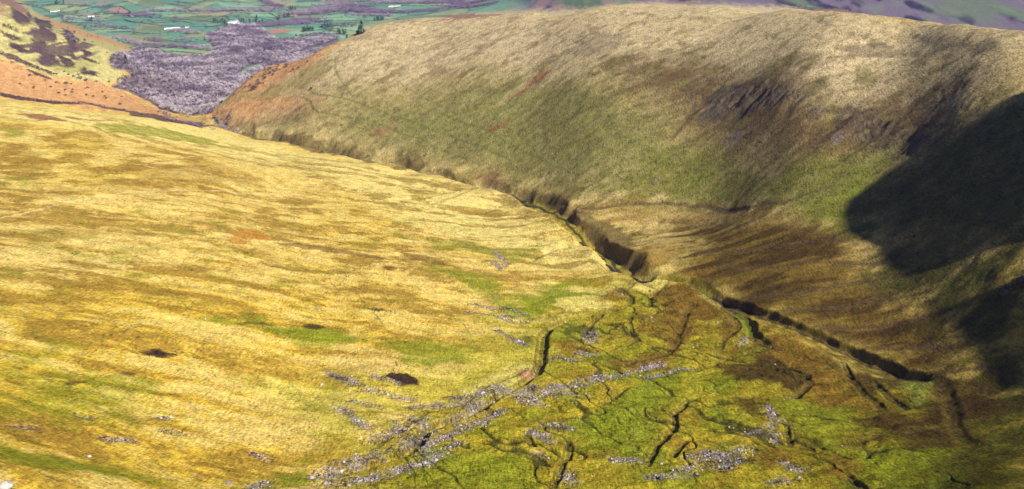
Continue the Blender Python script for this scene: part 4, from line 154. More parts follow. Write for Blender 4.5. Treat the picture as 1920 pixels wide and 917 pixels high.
BUSHES = [(-986.7,2062.2,3.77,'dark round bush alone high on the left orange slope','thorn bushes on the orange bracken slope'),(-984,2009.1,2.806305901343304,'pale grey bush farthest left on the orange slope','thorn bushes on the orange bracken slope'),(-957.1,2061.1,2.6041479931957716,'small dark leafless thorn bush scattered on the left orange bracken slope','thorn bushes on the orange bracken slope'),(-934.6,2065.2,2.8755472447715853,'small dark leafless thorn bush scattered on the left orange bracken slope','thorn bushes on the orange bracken slope'),(-920.1,2074.1,4.205,'small dark leafless thorn bush scattered on the left orange bracken slope','thorn bushes on the orange bracken slope'),(-912.6,2082,2.251013476718183,'small dark leafless thorn bush scattered on the left orange bracken slope','thorn bushes on the orange bracken slope'),(-911.2,2119.2,4.93,'largest dark bush on the orange slope,twin crowned','thorn bushes on the orange bracken slope'),(-897.7,2122,4.35,'small dark leafless thorn bush scattered on the left orange bracken slope','thorn bushes on the orange bracken slope'),(-944.3,2128.8,2.475850656620489,'small dark leafless thorn bush scattered on the left orange bracken slope','thorn bushes on the orange bracken slope'),(-933.5,2123,2.4468239148141677,'small dark leafless thorn bush scattered on the left orange bracken slope','thorn bushes on the orange bracken slope'),(-922.1,2121.3,3.3299480091921363,'small dark leafless thorn bush scattered on the left orange bracken slope','thorn bushes on the orange bracken slope'),(-919.8,2136.9,2.7205056687260396,'small dark leafless thorn bush scattered on the left orange bracken slope','thorn bushes on the orange bracken slope'),(-956.8,2009.9,3.1452952834782906,'small dark leafless thorn bush scattered on the left orange bracken slope','thorn bushes on the orange bracken slope'),(-936.2,2037.7,2.7275697220912285,'small dark leafless thorn bush scattered on the left orange bracken slope','thorn bushes on the orange bracken slope'),(-908.5,2041.6,2.9163190430312276,'small dark leafless thorn bush scattered on the left orange bracken slope','thorn bushes on the orange bracken slope'),(-899.9,2054.6,2.3497150518672876,'small dark leafless thorn bush scattered on the left orange bracken slope','thorn bushes on the orange bracken slope'),(-895.5,2040.6,2.9114383636108183,'small dark leafless thorn bush scattered on the left orange bracken slope','thorn bushes on the orange bracken slope'),(-911.1,2014.2,3.181932556286224,'small dark leafless thorn bush scattered on the left orange bracken slope','thorn bushes on the orange bracken slope'),(-898.1,2012.6,2.7818902040446294,'small dark leafless thorn bush scattered on the left orange bracken slope','thorn bushes on the orange bracken slope'),(-867.8,2044.6,3.0348521531937287,'small dark leafless thorn bush scattered on the left orange bracken slope','thorn bushes on the orange bracken slope'),(-856.8,2048.9,2.953837311428727,'small dark leafless thorn bush scattered on the left orange bracken slope','thorn bushes on the orange bracken slope'),(-842.6,2070.5,2.249276468343317,'small dark leafless thorn bush scattered on the left orange bracken slope','thorn bushes on the orange bracken slope'),(-835.7,2057.4,3.054547085692708,'small dark leafless thorn bush scattered on the left orange bracken slope','thorn bushes on the orange bracken slope'),(-881.8,2087.7,2.8606755162003283,'small dark leafless thorn bush scattered on the left orange bracken slope','thorn bushes on the orange bracken slope'),(-855.2,2093.5,2.524470485038226,'small dark leafless thorn bush scattered on the left orange bracken slope','thorn bushes on the orange bracken slope'),(-821.9,2107.8,2.21097363170491,'small dark leafless thorn bush scattered on the left orange bracken slope','thorn bushes on the orange bracken slope'),(-802.9,2045.9,3.179011594895577,'small dark leafless thorn bush scattered on the left orange bracken slope','thorn bushes on the orange bracken slope'),(-1032.1,2089.4,2.7233889428519413,'small dark bush under the stripe of heather at the far left','thorn bushes on the orange bracken slope'),(-867.2,2165.8,3.0088357519163313,'small dark leafless thorn bush scattered on the left orange bracken slope','thorn bushes on the orange bracken slope'),(-850.7,2155.7,3.194422848296359,'small dark leafless thorn bush scattered on the left orange bracken slope','thorn bushes on the orange bracken slope'),(-883.7,2136.6,3.0033902009889943,'small dark leafless thorn bush scattered on the left orange bracken slope','thorn bushes on the orange bracken slope'),(-1782.2,4276.1,7.25,'single tall bare tree on the skyline of the heather hill','thorn bushes on the brow of the heather hill'),(-1833.5,4303.1,2.6331575486408627,'small dark thorn bush on the brow below the heather hill skyline','thorn bushes on the brow of the heather hill'),(-1981.6,4507.6,3.1040541743428642,'small dark thorn bush on the brow below the heather hill skyline','thorn bushes on the brow of the heather hill'),(-1763.1,4169.5,2.690760425018882,'small dark thorn bush on the brow below the heather hill skyline','thorn bushes on the brow of the heather hill'),(-1615.9,3858.5,3.2602805971772444,'small dark thorn bush on the brow below the heather hill skyline','thorn bushes on the brow of the heather hill'),(-1644.1,3985.7,3.1944853259921278,'small dark thorn bush on the brow below the heather hill skyline','thorn bushes on the brow of the heather hill'),(-1503.2,3734.8,2.2880469992878174,'small dark thorn bush on the brow below the heather hill skyline','thorn bushes on the brow of the heather hill'),(-1427.8,3654.7,2.332723877832776,'small dark thorn bush on the brow below the heather hill skyline','thorn bushes on the brow of the heather hill'),(-920.5,2308.9,2.4267048518304395,'small dark thorn bush on the brow below the heather hill skyline','thorn bushes on the brow of the heather hill'),(-1563.8,3798.6,3.294956961121915,'small dark thorn bush on the brow below the heather hill skyline','thorn bushes on the brow of the heather hill'),(-1485.2,3845.1,2.6809477652878178,'small dark thorn bush on the brow below the heather hill skyline','thorn bushes on the brow of the heather hill'),(-1596.7,3928.9,2.901912017405492,'small dark thorn bush on the brow below the heather hill skyline','thorn bushes on the brow of the heather hill'),(-1687.7,4063.3,2.524190390173586,'small dark thorn bush on the brow below the heather hill skyline','thorn bushes on the brow of the heather hill'),(-699.1,2666,2.7634018612417086,'small dark leafless thorn bush scattered on the right bracken spur','thorn bushes on the right bracken spur'),(-509.2,1966.3,2.6226048602600867,'small dark leafless thorn bush scattered on the right bracken spur','thorn bushes on the right bracken spur'),(-721.2,2867,2.5820561669734086,'small dark leafless thorn bush scattered on the right bracken spur','thorn bushes on the right bracken spur'),(-721.4,2912.9,2.8536859645902215,'small dark leafless thorn bush scattered on the right bracken spur','thorn bushes on the right bracken spur'),(-481.6,1969.2,2.8527320798454303,'small dark leafless thorn bush scattered on the right bracken spur','thorn bushes on the right bracken spur'),(-472,1964.4,3.223874054183419,'small dark leafless thorn bush scattered on the right bracken spur','thorn bushes on the right bracken spur'),(-477,1942.6,2.966099278496561,'small dark leafless thorn bush scattered on the right bracken spur','thorn bushes on the right bracken spur'),(-468.4,1941.8,4.64,'small dark leafless thorn bush scattered on the right bracken spur','thorn bushes on the right bracken spur'),(-457.4,1929.6,3.1684246570202363,'small dark leafless thorn bush scattered on the right bracken spur','thorn bushes on the right bracken spur'),(-473.7,1931.7,3.3245479880478253,'small dark leafless thorn bush scattered on the right bracken spur','thorn bushes on the right bracken spur'),(-461.9,1948.8,2.953677308908521,'small dark leafless thorn bush scattered on the right bracken spur','thorn bushes on the right bracken spur'),(-449.8,1938.9,4.35,'small dark leafless thorn bush scattered on the right bracken spur','thorn bushes on the right bracken spur'),(-454.7,1967.6,3.173339538414871,'small dark leafless thorn bush scattered on the right bracken spur','thorn bushes on the right bracken spur'),(-434.8,1948.2,3.2939742188785104,'small dark leafless thorn bush scattered on the right bracken spur','thorn bushes on the right bracken spur'),(-435.6,1939.3,3.2244473420341944,'small dark leafless thorn bush scattered on the right bracken spur','thorn bushes on the right bracken spur'),(-489.1,1934.2,2.8351647040302153,'small dark leafless thorn bush scattered on the right bracken spur','thorn bushes on the right bracken spur'),(-483.8,1919.1,4.64,'small dark leafless thorn bush scattered on the right bracken spur','thorn bushes on the right bracken spur'),(-474.9,1914.9,2.4199049810636937,'small dark leafless thorn bush scattered on the right bracken spur','thorn bushes on the right bracken spur'),(-501.7,1928.4,3.1396651991170907,'small dark leafless thorn bush scattered on the right bracken spur','thorn bushes on the right bracken spur'),(-512.4,1933.5,2.8402975287274903,'small dark leafless thorn bush scattered on the right bracken spur','thorn bushes on the right bracken spur'),(-535.6,1933,2.505550655903998,'dark bush lowest and leftmost on the right bracken spur','thorn bushes on the right bracken spur'),(-384,1897.6,2.248614269488466,'lone bush highest on the right bracken slope','thorn bushes on the right bracken spur'),(-400.6,1892,3.1655732865703086,'small dark leafless thorn bush scattered on the right bracken spur','thorn bushes on the right bracken spur'),(-410.8,1896.1,3.323174977309034,'small dark leafless thorn bush scattered on the right bracken spur','thorn bushes on the right bracken spur'),(-489.6,1909.2,6.09,'pale rounded bush at the lower edge of the right bracken slope','thorn bushes on the right bracken spur'),(-358,1791.6,3.103690572658702,'dark bush on the rocky lip above the green track','thorn bushes on the right bracken spur'),(-302.1,1579.3,3.6,'dark scrubby bush clinging to the bank of the stream gorge','dark bushes along the gorge bank'),(-254.8,1540.2,3,'dark scrubby bush clinging to the bank of the stream gorge','dark bushes along the gorge bank'),(-225.8,1542.7,2.6,'dark scrubby bush clinging to the bank of the stream gorge','dark bushes along the gorge bank'),(-183.1,1484.3,3.2,'dark scrubby bush clinging to the bank of the stream gorge','dark bushes along the gorge bank'),(-166.6,1473.1,2.4,'dark scrubby bush clinging to the bank of the stream gorge','dark bushes along the gorge bank'),(-58.9,1346.5,2.6,'dark scrubby bush clinging to the bank of the stream gorge','dark bushes along the gorge bank'),(20.5,1246.2,2.6,'dark scrubby bush clinging to the bank of the stream gorge','dark bushes along the gorge bank'),(61.5,1163.9,2.8,'dark scrubby bush clinging to the bank of the stream gorge','dark bushes along the gorge bank'),(-503.8,1804.9,3.4,'dark scrubby bush clinging to the bank of the stream gorge','dark bushes along the gorge bank'),(-483,1775.8,3,'dark scrubby bush clinging to the bank of the stream gorge','dark bushes along the gorge bank'),(-537.5,1846.6,3.2,'dark scrubby bush clinging to the bank of the stream gorge','dark bushes along the gorge bank'),(-558.4,1875.7,3,'dark scrubby bush clinging to the bank of the stream gorge','dark bushes along the gorge bank'),(-458.3,1735,2.6,'dark scrubby bush clinging to the bank of the stream gorge','dark bushes along the gorge bank'),(-128.4,1479.4,2.2,'dark scrubby bush clinging to the bank of the stream gorge','dark bushes along the gorge bank'),(-283.1,1646,2,'dark scrubby bush clinging to the bank of the stream gorge','dark bushes along the gorge bank'),(-341.8,1621.8,2.6,'dark scrubby bush clinging to the bank of the stream gorge','dark bushes along the gorge bank'),(-372.4,1642.5,2.2,'dark scrubby bush clinging to the bank of the stream gorge','dark bushes along the gorge bank'),(77.1,1116.4,2.2,'dark scrubby bush clinging to the bank of the stream gorge','dark bushes along the gorge bank')]
FIELD_TREES = [(-1193.6,4794.9),(-1985.3,4566.6),(-391.7,5427),(-921.3,4334.3),(-2022.3,4813.7),(-740.8,5206),(-1785.1,5264.8),(-1157.4,4098.3),(-1960.4,4962.6),(-1401.7,5295),(-1682.4,5131.5),(-1293.3,3986.7),(-436.3,5467.7),(-1294.6,4566.9),(-2020.5,4727.3),(-1012.4,5216.9),(-1911.9,5420.2),(-1805.5,4473.1),(-2248.9,5253.8),(-1266.1,4752.6),(-933.7,5273.3),(-1031.8,5131.7),(-1849.1,4448.9),(-984.4,5173.6),(-1480.9,4334.3),(-2027.7,4837.4),(-652,5338.1),(-1096.1,5403.3),(-1325,5089.5),(-1254,4889.3),(-1730.4,4305.3),(-1743.9,4069.6),(-751.7,5052.8),(-1292.1,3739.2),(-1317.6,4806.9),(-854.4,5159.6),(-1598.4,3812.1),(-2277.2,5293.6),(-1688.1,4793.6),(-1527.5,5230),(-1079.8,5186.4),(-1787.5,4441.4),(-821.9,5341.2),(-1062.5,4172),(-2098.8,5315.6),(-1136.9,5128.6),(-955.2,5286.2),(-2203.4,5120.2),(-1118.8,4438.5),(-1441.3,5174.4),(-981.6,2291.8),(-1008.3,4484.4),(-370.2,5475.5),(-1307.9,4135.3),(-761.4,5288.8),(-1025,4294.4),(-1815,4359),(-1368.2,3967.2),(-446.8,5502.8),(-2082.3,5106.4),(-971.6,5123.4),(-1991.9,4855.2),(-1105.2,4483.9),(-1746.1,4077.1),(-1221.4,4033.2),(-994.7,2279.7),(-1914.4,4865.3),(-1392.4,4040.4),(-1824.9,5096.5),(-2035.1,5210.4),(-1178.7,4107.4),(-1116.4,4509.5),(-1236.5,4296.9),(-1721.2,5056),(-1151.6,5091),(-2227.1,5225.2),(-604.1,5400.5),(-1319.1,3916.8),(-966,5060.5),(-2055.2,4983.5),(-1267.3,4002.4),(-1559.4,5073.4),(-1172.7,3939.2),(-1402.5,5113.4),(-1505.1,4631.8),(-1322.2,5131.1),(-1340.4,4902.1),(-1642.2,4459.2),(-880.6,5208.5),(-891.7,4872.1),(-1114.1,4349.8),(-712,5124),(-1054.1,4861.6),(-1918,4461.8),(-1211.6,3944.5),(-1194.5,5252.2),(-727.7,4990.5),(-1163.1,5298.4),(-997.3,2291.4),(-2159,5159.3),(-1942.2,5260.7),(-1461.1,5025.5),(-1472.3,4799.2),(-1575.1,4330),(-1835.6,4224.5),(-1979.8,4614.1),(-1699,5225.7),(-1073.1,4215.4),(-1684,4918.2),(-334.2,5591.6),(-869.9,5278.6),(-1941,5090),(-1786.7,5132.5),(-1248.4,5322.4),(-1073.4,4302.6),(-1952.2,4854.4),(-1647.4,3957.9),(-1020.8,5087.8),(-1901.9,4957),(-2011,4762.9)]
BOULDERS = [(-185.2,321,3.2,'large pale boulder at the bottom left corner of the picture'),(-134.7,418.7,1.6,'dark grey boulder in the green hollow at the bottom'),(-88.2,466.4,1,'small pale stone on the stony bank of the lower beck'),(-19.1,592,1.6,'grey block in the crescent of scree by the beck bend'),(-208.5,731.3,0.5,'tiny pale stone on the yellow slope'),(-192.4,404.9,1,'pale stone in the dry grass at lower left'),(79.1,470.2,1.2,'pale stone beside the narrow channel in the moss'),(-184.4,487.7,0.9,'pale stone on the moss at lower left centre'),(-124.7,597.4,1.2,'light stone on the yellow slope above the scree strip'),(50.1,589.4,0.8,'small stone in the middle scree band of the basin'),(61.4,618.1,0.8,'small stone at the top of the middle scree band'),(-45.5,464,1.4,'pale stone on the bank of the beck bend'),(88.5,633.1,0.9,'small stone at the right end of the scree band'),(-88,457,1.1,'stone among the scree at the lower left end of the beck'),(-218,662.8,1,'pale stone in the green flush on the moor')]
TUFTS = [[(-2253.5,4838.8),(-2143.2,4675),(-2099.7,4647.8),(-2000.6,4459.6),(-1921.5,4267.7),(-1969.2,4315.2),(-1055.7,2277.4),(-1062.1,2276.8),(-1067.2,2309.1),(-2181.6,4673.8)],[(-1055.7,2277.4),(-1921.5,4267.7),(-1026.8,2293.7),(-1012.4,2277.1),(-1003.1,2258.5),(-1006.6,2232.7),(-1015.7,2233.6),(-1015.7,2216.5),(-1001.1,2195.4),(-989.3,2192.9),(-974.3,2176.7),(-959.6,2166.3),(-944.7,2155.7),(-955.7,2150.4),(-969.3,2149.3),(-976.6,2131.9),(-1009.8,2134.9),(-1007.5,2156.2),(-1017.2,2170.1),(-1029.5,2174),(-1034.4,2192.1),(-1043.4,2201.5),(-1045.8,2216),(-1050.7,2239.8),(-1057.3,2245.8)],[(-1896.9,4309.3),(-1808.9,4174.7),(-1721.3,4015.8),(-1661.4,3910.6),(-988.9,2303.3),(-966.8,2254.4),(-954.2,2241.2),(-953,2207.5),(-967.5,2211),(-981.3,2236.2),(-984.8,2257.4),(-999.3,2278.1),(-1757.2,4021)],[(-1099.2,2248.2),(-2314.3,4895.1),(-2361.9,5011.6),(-2272.3,4858.2),(-1079.8,2295.4),(-1077.7,2248.3),(-1092.7,2237.2)],[(-1102.7,2216.5),(-1090.6,2226.4),(-1074.5,2226.1),(-1071.7,2216.2),(-1082.4,2210.9),(-1098.7,2209)],[(-1095.6,2192.9),(-1079.1,2196.9),(-1058.8,2199.6),(-1054.4,2188.2),(-1066.7,2179.1),(-1086.8,2176.5)],[(-1069.2,2164.1),(-1052.6,2170.2),(-1039,2162.8),(-1025.4,2163.6),(-1038.4,2148.1),(-1057.5,2148.5)],[(-925.1,2161.3),(-923.7,2181.3),(-915.1,2178.6),(-903.3,2185.3),(-891,2169),(-902.4,2158.3),(-916.9,2153.6)],[(-957.1,2264.5),(-942.6,2271.1),(-933.8,2255.9),(-943.1,2241.5)],[(-946.4,2226),(-924.4,2235.7),(-908.2,2236.7),(-915,2224.5),(-936.1,2222)],[(-981.4,2195.3),(-958.9,2193.8),(-942.5,2178.9),(-946.3,2154),(-965.2,2166.8)],[(-1006.6,2090.3),(-982.2,2087.1),(-953.8,2081.8),(-956.6,2075.6),(-982.1,2073.9)],[(-1066.4,2114.8),(-1038.5,2122.5),(-1005.1,2117.8),(-949,2110.4),(-955.7,2100.2),(-1009.7,2103),(-1062,2104.4)],[(-988.5,1935.6),(-945.8,1950.7),(-899.9,1961.8),(-860.9,1991.6),(-856.9,1981.3),(-893.1,1945.3),(-937.3,1931.2),(-980.2,1917.3)],[(-873.2,1996.6),(-838.3,2013.5),(-791.5,2014.6),(-736,1992.5),(-702.1,1985.9),(-588.7,1891.1),(-524,1803.2),(-514.7,1622.6),(-554.3,1565.2),(-764.8,1984.5),(-821.5,1996.4)],[(-231,575.3),(-222.9,584.4),(-210.2,591.3),(-208.8,584.5),(-219.2,573.6),(-228.1,569.6)],[(-78.4,612.1),(-70.1,617.6),(-63.4,610.2),(-63.2,600.9),(-71.6,597.4),(-76.6,601.9)],[(-84,622.6),(-78.6,620),(-77.7,605.3),(-82,606.5)],[(-83.4,638.7),(-78.5,637.9),(-75,629.3),(-77.1,625.7),(-82.1,631.2)],[(-74,627.3),(-70.5,631.6),(-70,627),(-73.3,624)],[(-115.2,756.5),(-106.4,762),(-94.2,756.9),(-98.8,752.2),(-111.3,750)],[(-155.4,700.2),(-150.8,705.2),(-144.7,704.6),(-148.2,698.1),(-153.7,695.7)],[(-151.2,848.5),(-147.6,849.8),(-146.5,843.1),(-149.6,841.9)]]
CREST = [(-300,-60),(300,-60),(350,-95),(400,-165),(450,-195),(500,-165),(550,-128),(571,-105),(589,-93),(616,-74),(647,-52),(665,-38),(676,-38),(684,-46),(698,-56),(709,-36),(718,2),(740,22),(767,44),(791,76),(815,98),(833,110),(863,119),(881,126),(897,132),(905,118),(1000,95),(1300,60)]  # crest heights fitted to the cast-shadow outline in image pixels

# ---------------------------------------------------------------- scene set-up: camera, sky, sun, exposure
for o in list(bpy.data.objects): bpy.data.objects.remove(o, do_unlink=True)
S = bpy.context.scene
COL = bpy.context.scene.collection
random.seed(4); rng = np.random.default_rng(11)

cam_d = bpy.data.cameras.new('camera'); cam = bpy.data.objects.new('camera', cam_d); COL.objects.link(cam)
cam.location = (0, 0, ZC); cam.rotation_euler = (math.pi/2-PITCH, 0, 0)
cam_d.sensor_width = 36; cam_d.lens = 36*F_PX/1920; cam_d.clip_start = 1; cam_d.clip_end = 40000
S.camera = cam

SUN_EL, SUN_AZ = math.radians(SUN_ELEVATION), math.radians(SUN_AZIMUTH)     # azimuth from +Y (the view) towards +X (right)
w = bpy.data.worlds.new('World'); S.world = w; w.use_nodes = True
nt = w.node_tree; bg = nt.nodes['Background']
sky = nt.nodes.new('ShaderNodeTexSky'); sky.sky_type = 'NISHITA'; sky.sun_disc = False
sky.sun_elevation = SUN_EL; sky.sun_rotation = SUN_AZ; sky.altitude = 600; sky.air_density = .5; sky.dust_density = .2
nt.links.new(sky.outputs[0], bg.inputs[0]); bg.inputs[1].default_value = SKY_STRENGTH
sd = bpy.data.lights.new('sun', 'SUN'); sd.energy = SUN_STRENGTH; sd.angle = math.radians(.5); sd.color = (1.0, .94, .83)
sun = bpy.data.objects.new('sun', sd); COL.objects.link(sun)
sv = Vector((math.cos(SUN_EL)*math.sin(SUN_AZ), math.cos(SUN_EL)*math.cos(SUN_AZ), math.sin(SUN_EL)))
sun.rotation_euler = (-sv).to_track_quat('-Z', 'Y').to_euler(); sun.location = sv*900+Vector((0,0,ZC))
S.view_settings.view_transform = 'Standard'; S.view_settings.look = 'None'
S.view_settings.gamma = 1; S.view_settings.use_curve_mapping = False
S.view_settings.exposure = EXPOSURE
S.render.engine = 'CYCLES'; S.render.resolution_x = 1024; S.render.resolution_y = 489; S.render.resolution_percentage = 100
S.cycles.volume_bounces = 0; S.cycles.max_bounces = 5; S.cycles.volume_step_rate = 4

# ---------------------------------------------------------------- numbers: noise and grid
_T = np.random.default_rng(5).random(4096).astype(np.float32)
_Pm = np.random.default_rng(6).permutation(4096).astype(np.int32)
def noise2(x, y, seed=0):
    x = np.asarray(x, np.float32); y = np.asarray(y, np.float32)
    xi = np.floor(x).astype(np.int32); yi = np.floor(y).astype(np.int32)
    fx = x-xi; fy = y-yi; fx = fx*fx*(3-2*fx); fy = fy*fy*(3-2*fy)
    def h(a, b): return _T[_Pm[(_Pm[(a+seed*71) & 4095]+b) & 4095]]
    return ((h(xi,yi)*(1-fx)+h(xi+1,yi)*fx)*(1-fy)+(h(xi,yi+1)*(1-fx)+h(xi+1,yi+1)*fx)*fy)*2-1
def fbm(x, y, octs=4, seed=0, gain=.5):
    s = 0; a = 1; t = 0
    for k in range(octs):
        c, q = math.cos(.6*k), math.sin(.6*k); f = 2.0**k
        s = s+a*noise2((x*c-y*q)*f+17.3*k, (x*q+y*c)*f+5.1*k, seed+k); t += a; a *= gain
    return s/t
def sstep(a, b, x):
    t = np.clip((x-a)/(b-a), 0, 1); return t*t*(3-2*t)

AZ = np.radians(np.concatenate([np.linspace(-46,-30.2,int(60*Q)), np.linspace(-30,30.6,int(1500*Q)), np.linspace(30.9,80,int(170*Q))]))
LR = np.concatenate([np.linspace(math.log(225), math.log(330), int(60*Q), endpoint=False), np.linspace(math.log(330), math.log(2700), int(1250*Q), endpoint=False), np.linspace(math.log(2700), math.log(14000), int(420*Q))])
NA, NR = len(AZ), len(LR)
def upmat(dst, src):      # cubic (Catmull-Rom) interpolation weights from a uniform axis
    n = len(src); q = np.clip((dst-src[0])/(src[1]-src[0]), 0, n-1.0001); i = q.astype(int); f = q-i
    W = np.zeros((len(dst), n), np.float32); r = np.arange(len(dst))
    for k, wt in ((-1, -.5*f+f*f-.5*f**3), (0, 1-2.5*f*f+1.5*f**3), (1, .5*f+2*f*f-1.5*f**3), (2, -.5*f*f+.5*f**3)):
        np.add.at(W, (r, np.clip(i+k, 0, n-1)), wt)
    return W
ca = np.linspace(AZ[0], AZ[-1], 260); cl = np.linspace(LR[0], LR[-1], 420)
A0, L0 = np.meshgrid(ca, cl, indexing='ij')
z0 = tps_eval(control_points(), A0, np.minimum(L0, math.log(8600)))/np.exp(np.minimum(L0, math.log(8600)))
R = np.exp(LR).astype(np.float32)
Z = (upmat(AZ, ca)@z0.astype(np.float32)@upmat(LR, cl).T)*np.minimum(R, 8600)[None]
X = (np.sin(AZ)[:,None]*R[None]).astype(np.float32); Y = (np.cos(AZ)[:,None]*R[None]).astype(np.float32)

i32 = int(np.searchsorted(AZ, math.radians(32.0))); wf_ = sstep(1700, 2400, R)[None]
Z[i32:] = Z[i32:]*(1-wf_)+Z[i32:i32+1]*wf_
# corrie headwall out of the picture on the right; its crest throws the big shadow
CR = np.array(CREST); sh = np.array([math.sin(SUN_AZ), math.cos(SUN_AZ)]); ph = np.array([-sh[1], sh[0]])
s_ = X*sh[0]+Y*sh[1]; c_ = X*ph[0]+Y*ph[1]
hc = np.interp(c_, CR[:,0], CR[:,1]).astype(np.float32)
ds = s_-CREST_S
wall = hc-np.where(ds < 0, -ds*1.12, ds*.8)-.0006*ds*ds + fbm(X/60, Y/60, 3, 40)*6*np.clip(np.abs(ds)/60,0,1)
ceil_ = hc+math.tan(SUN_EL)*ds+6
out_ = sstep(math.radians(30.4), math.radians(33), AZ)[:,None]*sstep(2100, 1500, R)[None]
Z = Z*(1-out_)+np.minimum(Z, ceil_-8)*out_
Z = np.where((AZ[:,None] > math.radians(28.5)), np.maximum(Z, wall), Z)

def seg_box(p, q, m):
    a = [math.atan2(p[0], p[1]), math.atan2(q[0], q[1])]; r = [math.hypot(*p), math.hypot(*q)]
    ma = m/min(r); i0, i1 = np.searchsorted(AZ, min(a)-ma), np.searchsorted(AZ, max(a)+ma)
    j0, j1 = np.searchsorted(LR, math.log(max(min(r)-m, 1))), np.searchsorted(LR, math.log(max(r)+m))
    return slice(max(i0-1,0), i1+1), slice(max(j0-1,0), j1+1)
WX = fbm(X/34, Y/34, 3, 50); WY = fbm(X/34, Y/34, 3, 60)        # a wander field shared by all outlines
WB = fbm(X/70, Y/70, 2, 55); SC = np.clip(fbm(X/30+2, Y/30, 2, 57), -.6, 1)
def line_field(pts, reach, wob):
    """signed distance to a polyline and relative position along it, inside `reach`"""
    D = {}; total = sum(math.dist(pts[i], pts[i+1]) for i in range(len(pts)-1)); run = 0
    best = np.full((NA, NR), 1e9, np.float32) if False else None
    out = []
    for p, q in zip(pts[:-1], pts[1:]):
        sl = seg_box(p, q, reach+wob)
        x = X[sl]+WX[sl]*wob; y = Y[sl]+WY[sl]*wob
        dx, dy = q[0]-p[0], q[1]-p[1]; L = math.hypot(dx, dy)+1e-6
        t = np.clip(((x-p[0])*dx+(y-p[1])*dy)/(L*L), 0, 1)
        d = np.hypot(x-p[0]-t*dx, y-p[1]-t*dy)*np.sign((x-p[0])*dy-(y-p[1])*dx+1e-9)
        out.append((sl, d, (run+t*L)/total)); run += L
    return out
carve = np.zeros((NA, NR), np.float32); wet = np.zeros((NA, NR), np.float32); bank = np.zeros((NA, NR), np.float32); floor_ = np.zeros((NA, NR), np.float32)
for kind, dep, fl, bl, br, wob, pts in CHANNELS:
    if kind in ('trib','bog','hollow'): dep *= .55; fl *= .8; bl *= .9; br *= .9
    if kind == 'gully': dep *= .4
    if kind == 'head': dep *= .62; br *= 1.5
    cv = {}
    for sl, d, t in line_field(pts, fl+max(bl, br)*1.3, wob):
        ad = np.abs(d); bw = np.where(d > 0, br, bl)*((1+.65*SC[sl]) if kind in ('gorge','head') else (1+.35*WB[sl]))
        pr = 1-sstep(0, 1, (ad-fl)/np.maximum(bw, .5))
        taper = np.clip(np.minimum(t, 1-t)*(3 if kind == 'gorge' else 5)+(.45 if dep > 13 else .55), 0, 1)
        c = dep*pr*taper*(1+.25*WB[sl])
        carve[sl] = np.maximum(carve[sl], c)
        wf = min(fl, 1.6)
        if fl > 2.5 and kind == 'gorge': floor_[sl] = np.maximum(floor_[sl], 1-sstep(fl*.9, fl*1.5, ad))
        wet[sl] = np.maximum(wet[sl], (1-sstep(wf*.6, wf*1.5, ad))*{'gorge':1,'head':.9,'trib':.6,'bog':.3,'hollow':.15,'gully':0}[kind])
        bank[sl] = np.maximum(bank[sl], sstep(0, 1, 4*pr*(1-pr))*{'gorge':.3,'head':.8,'trib':.85,'bog':.8,'hollow':.3,'gully':.2}[kind]*taper)
Z = Z-carve

# a mesh of little runnels over the wet basin
# rolling and roughness of the ground itself
near = sstep(3500, 2200, R)[None]
hill = np.zeros((NA, NR), np.float32)
def inside(sl, poly):
    x, y = X[sl], Y[sl]; ins = np.zeros(x.shape, bool); dist = np.full(x.shape, 1e9, np.float32)
    n = len(poly)
    for i in range(n):
        (x0, y0), (x1, y1) = poly[i], poly[(i+1) % n]
        cr = ((y0 > y) != (y1 > y)) & (x < (x1-x0)*(y-y0)/((y1-y0) or 1e-9)+x0); ins ^= cr
        dx, dy = x1-x0, y1-y0; t = np.clip(((x-x0)*dx+(y-y0)*dy)/(dx*dx+dy*dy+1e-9), 0, 1)
        dist = np.minimum(dist, np.hypot(x-x0-t*dx, y-y0-t*dy))
    return np.where(ins, dist, -dist)
def poly_box(poly, m):
    a = [math.atan2(*p) for p in poly]; r = [math.hypot(*p) for p in poly]; ma = m/min(r)
    return (slice(max(np.searchsorted(AZ, min(a)-ma)-1, 0), np.searchsorted(AZ, max(a)+ma)+1),
            slice(max(np.searchsorted(LR, math.log(max(min(r)-m, 1)))-1, 0), np.searchsorted(LR, math.log(max(r)+m))+1))
sl = poly_box(HILLSIDE, 60); hill[sl] = sstep(-60, 60, inside(sl, HILLSIDE))
# fall-line coordinates on the right-hand hillside
VD = np.array([-.53, .85]); VD = VD/np.hypot(*VD)
al = Y-(.12*X-.00055*X*X); ac = X.copy()
rib = fbm(al/20+WB*.4, ac/150, 3, 70); rib2 = fbm(al/8+WB*.7, ac/60, 3, 75)
hin = np.zeros((NA, NR), np.float32); sl = poly_box(HILLSIDE, 10); hin[sl] = sstep(30, 170, inside(sl, HILLSIDE))
roll = fbm(X/130, Y/130, 3, 20)*3.0
mid = fbm(X/38, Y/38, 3, 24)*1.1
fine = fbm(X/7, Y/7, 3, 28)*.45
far_r = sstep(3200, 4200, R)[None]
Zs = Z.copy()
fq = sstep(1050, 1350, Y); sw = (Y+.0006*np.minimum(X+130, 120)**2*np.sign(1))*(1-fq)+(Y+.33*X)*fq
terr = fbm(X/90, sw/15+WB*1.2, 3, 80)                 # ledges that follow the contours
basinm = np.zeros((NA, NR), np.float32); sl = poly_box(BASIN, 40); basinm[sl] = sstep(-20, 40, inside(sl, BASIN))
hum = np.abs(fbm(X/16, Y/16, 3, 90))
rq = X+.45*(Y-600); rn = np.abs(fbm(rq/30+WX*.3, Y/75+WY*.3, 3, 97)); rn2 = np.abs(fbm(rq/15+WX*.35, Y/48+WY*.3, 3, 99))
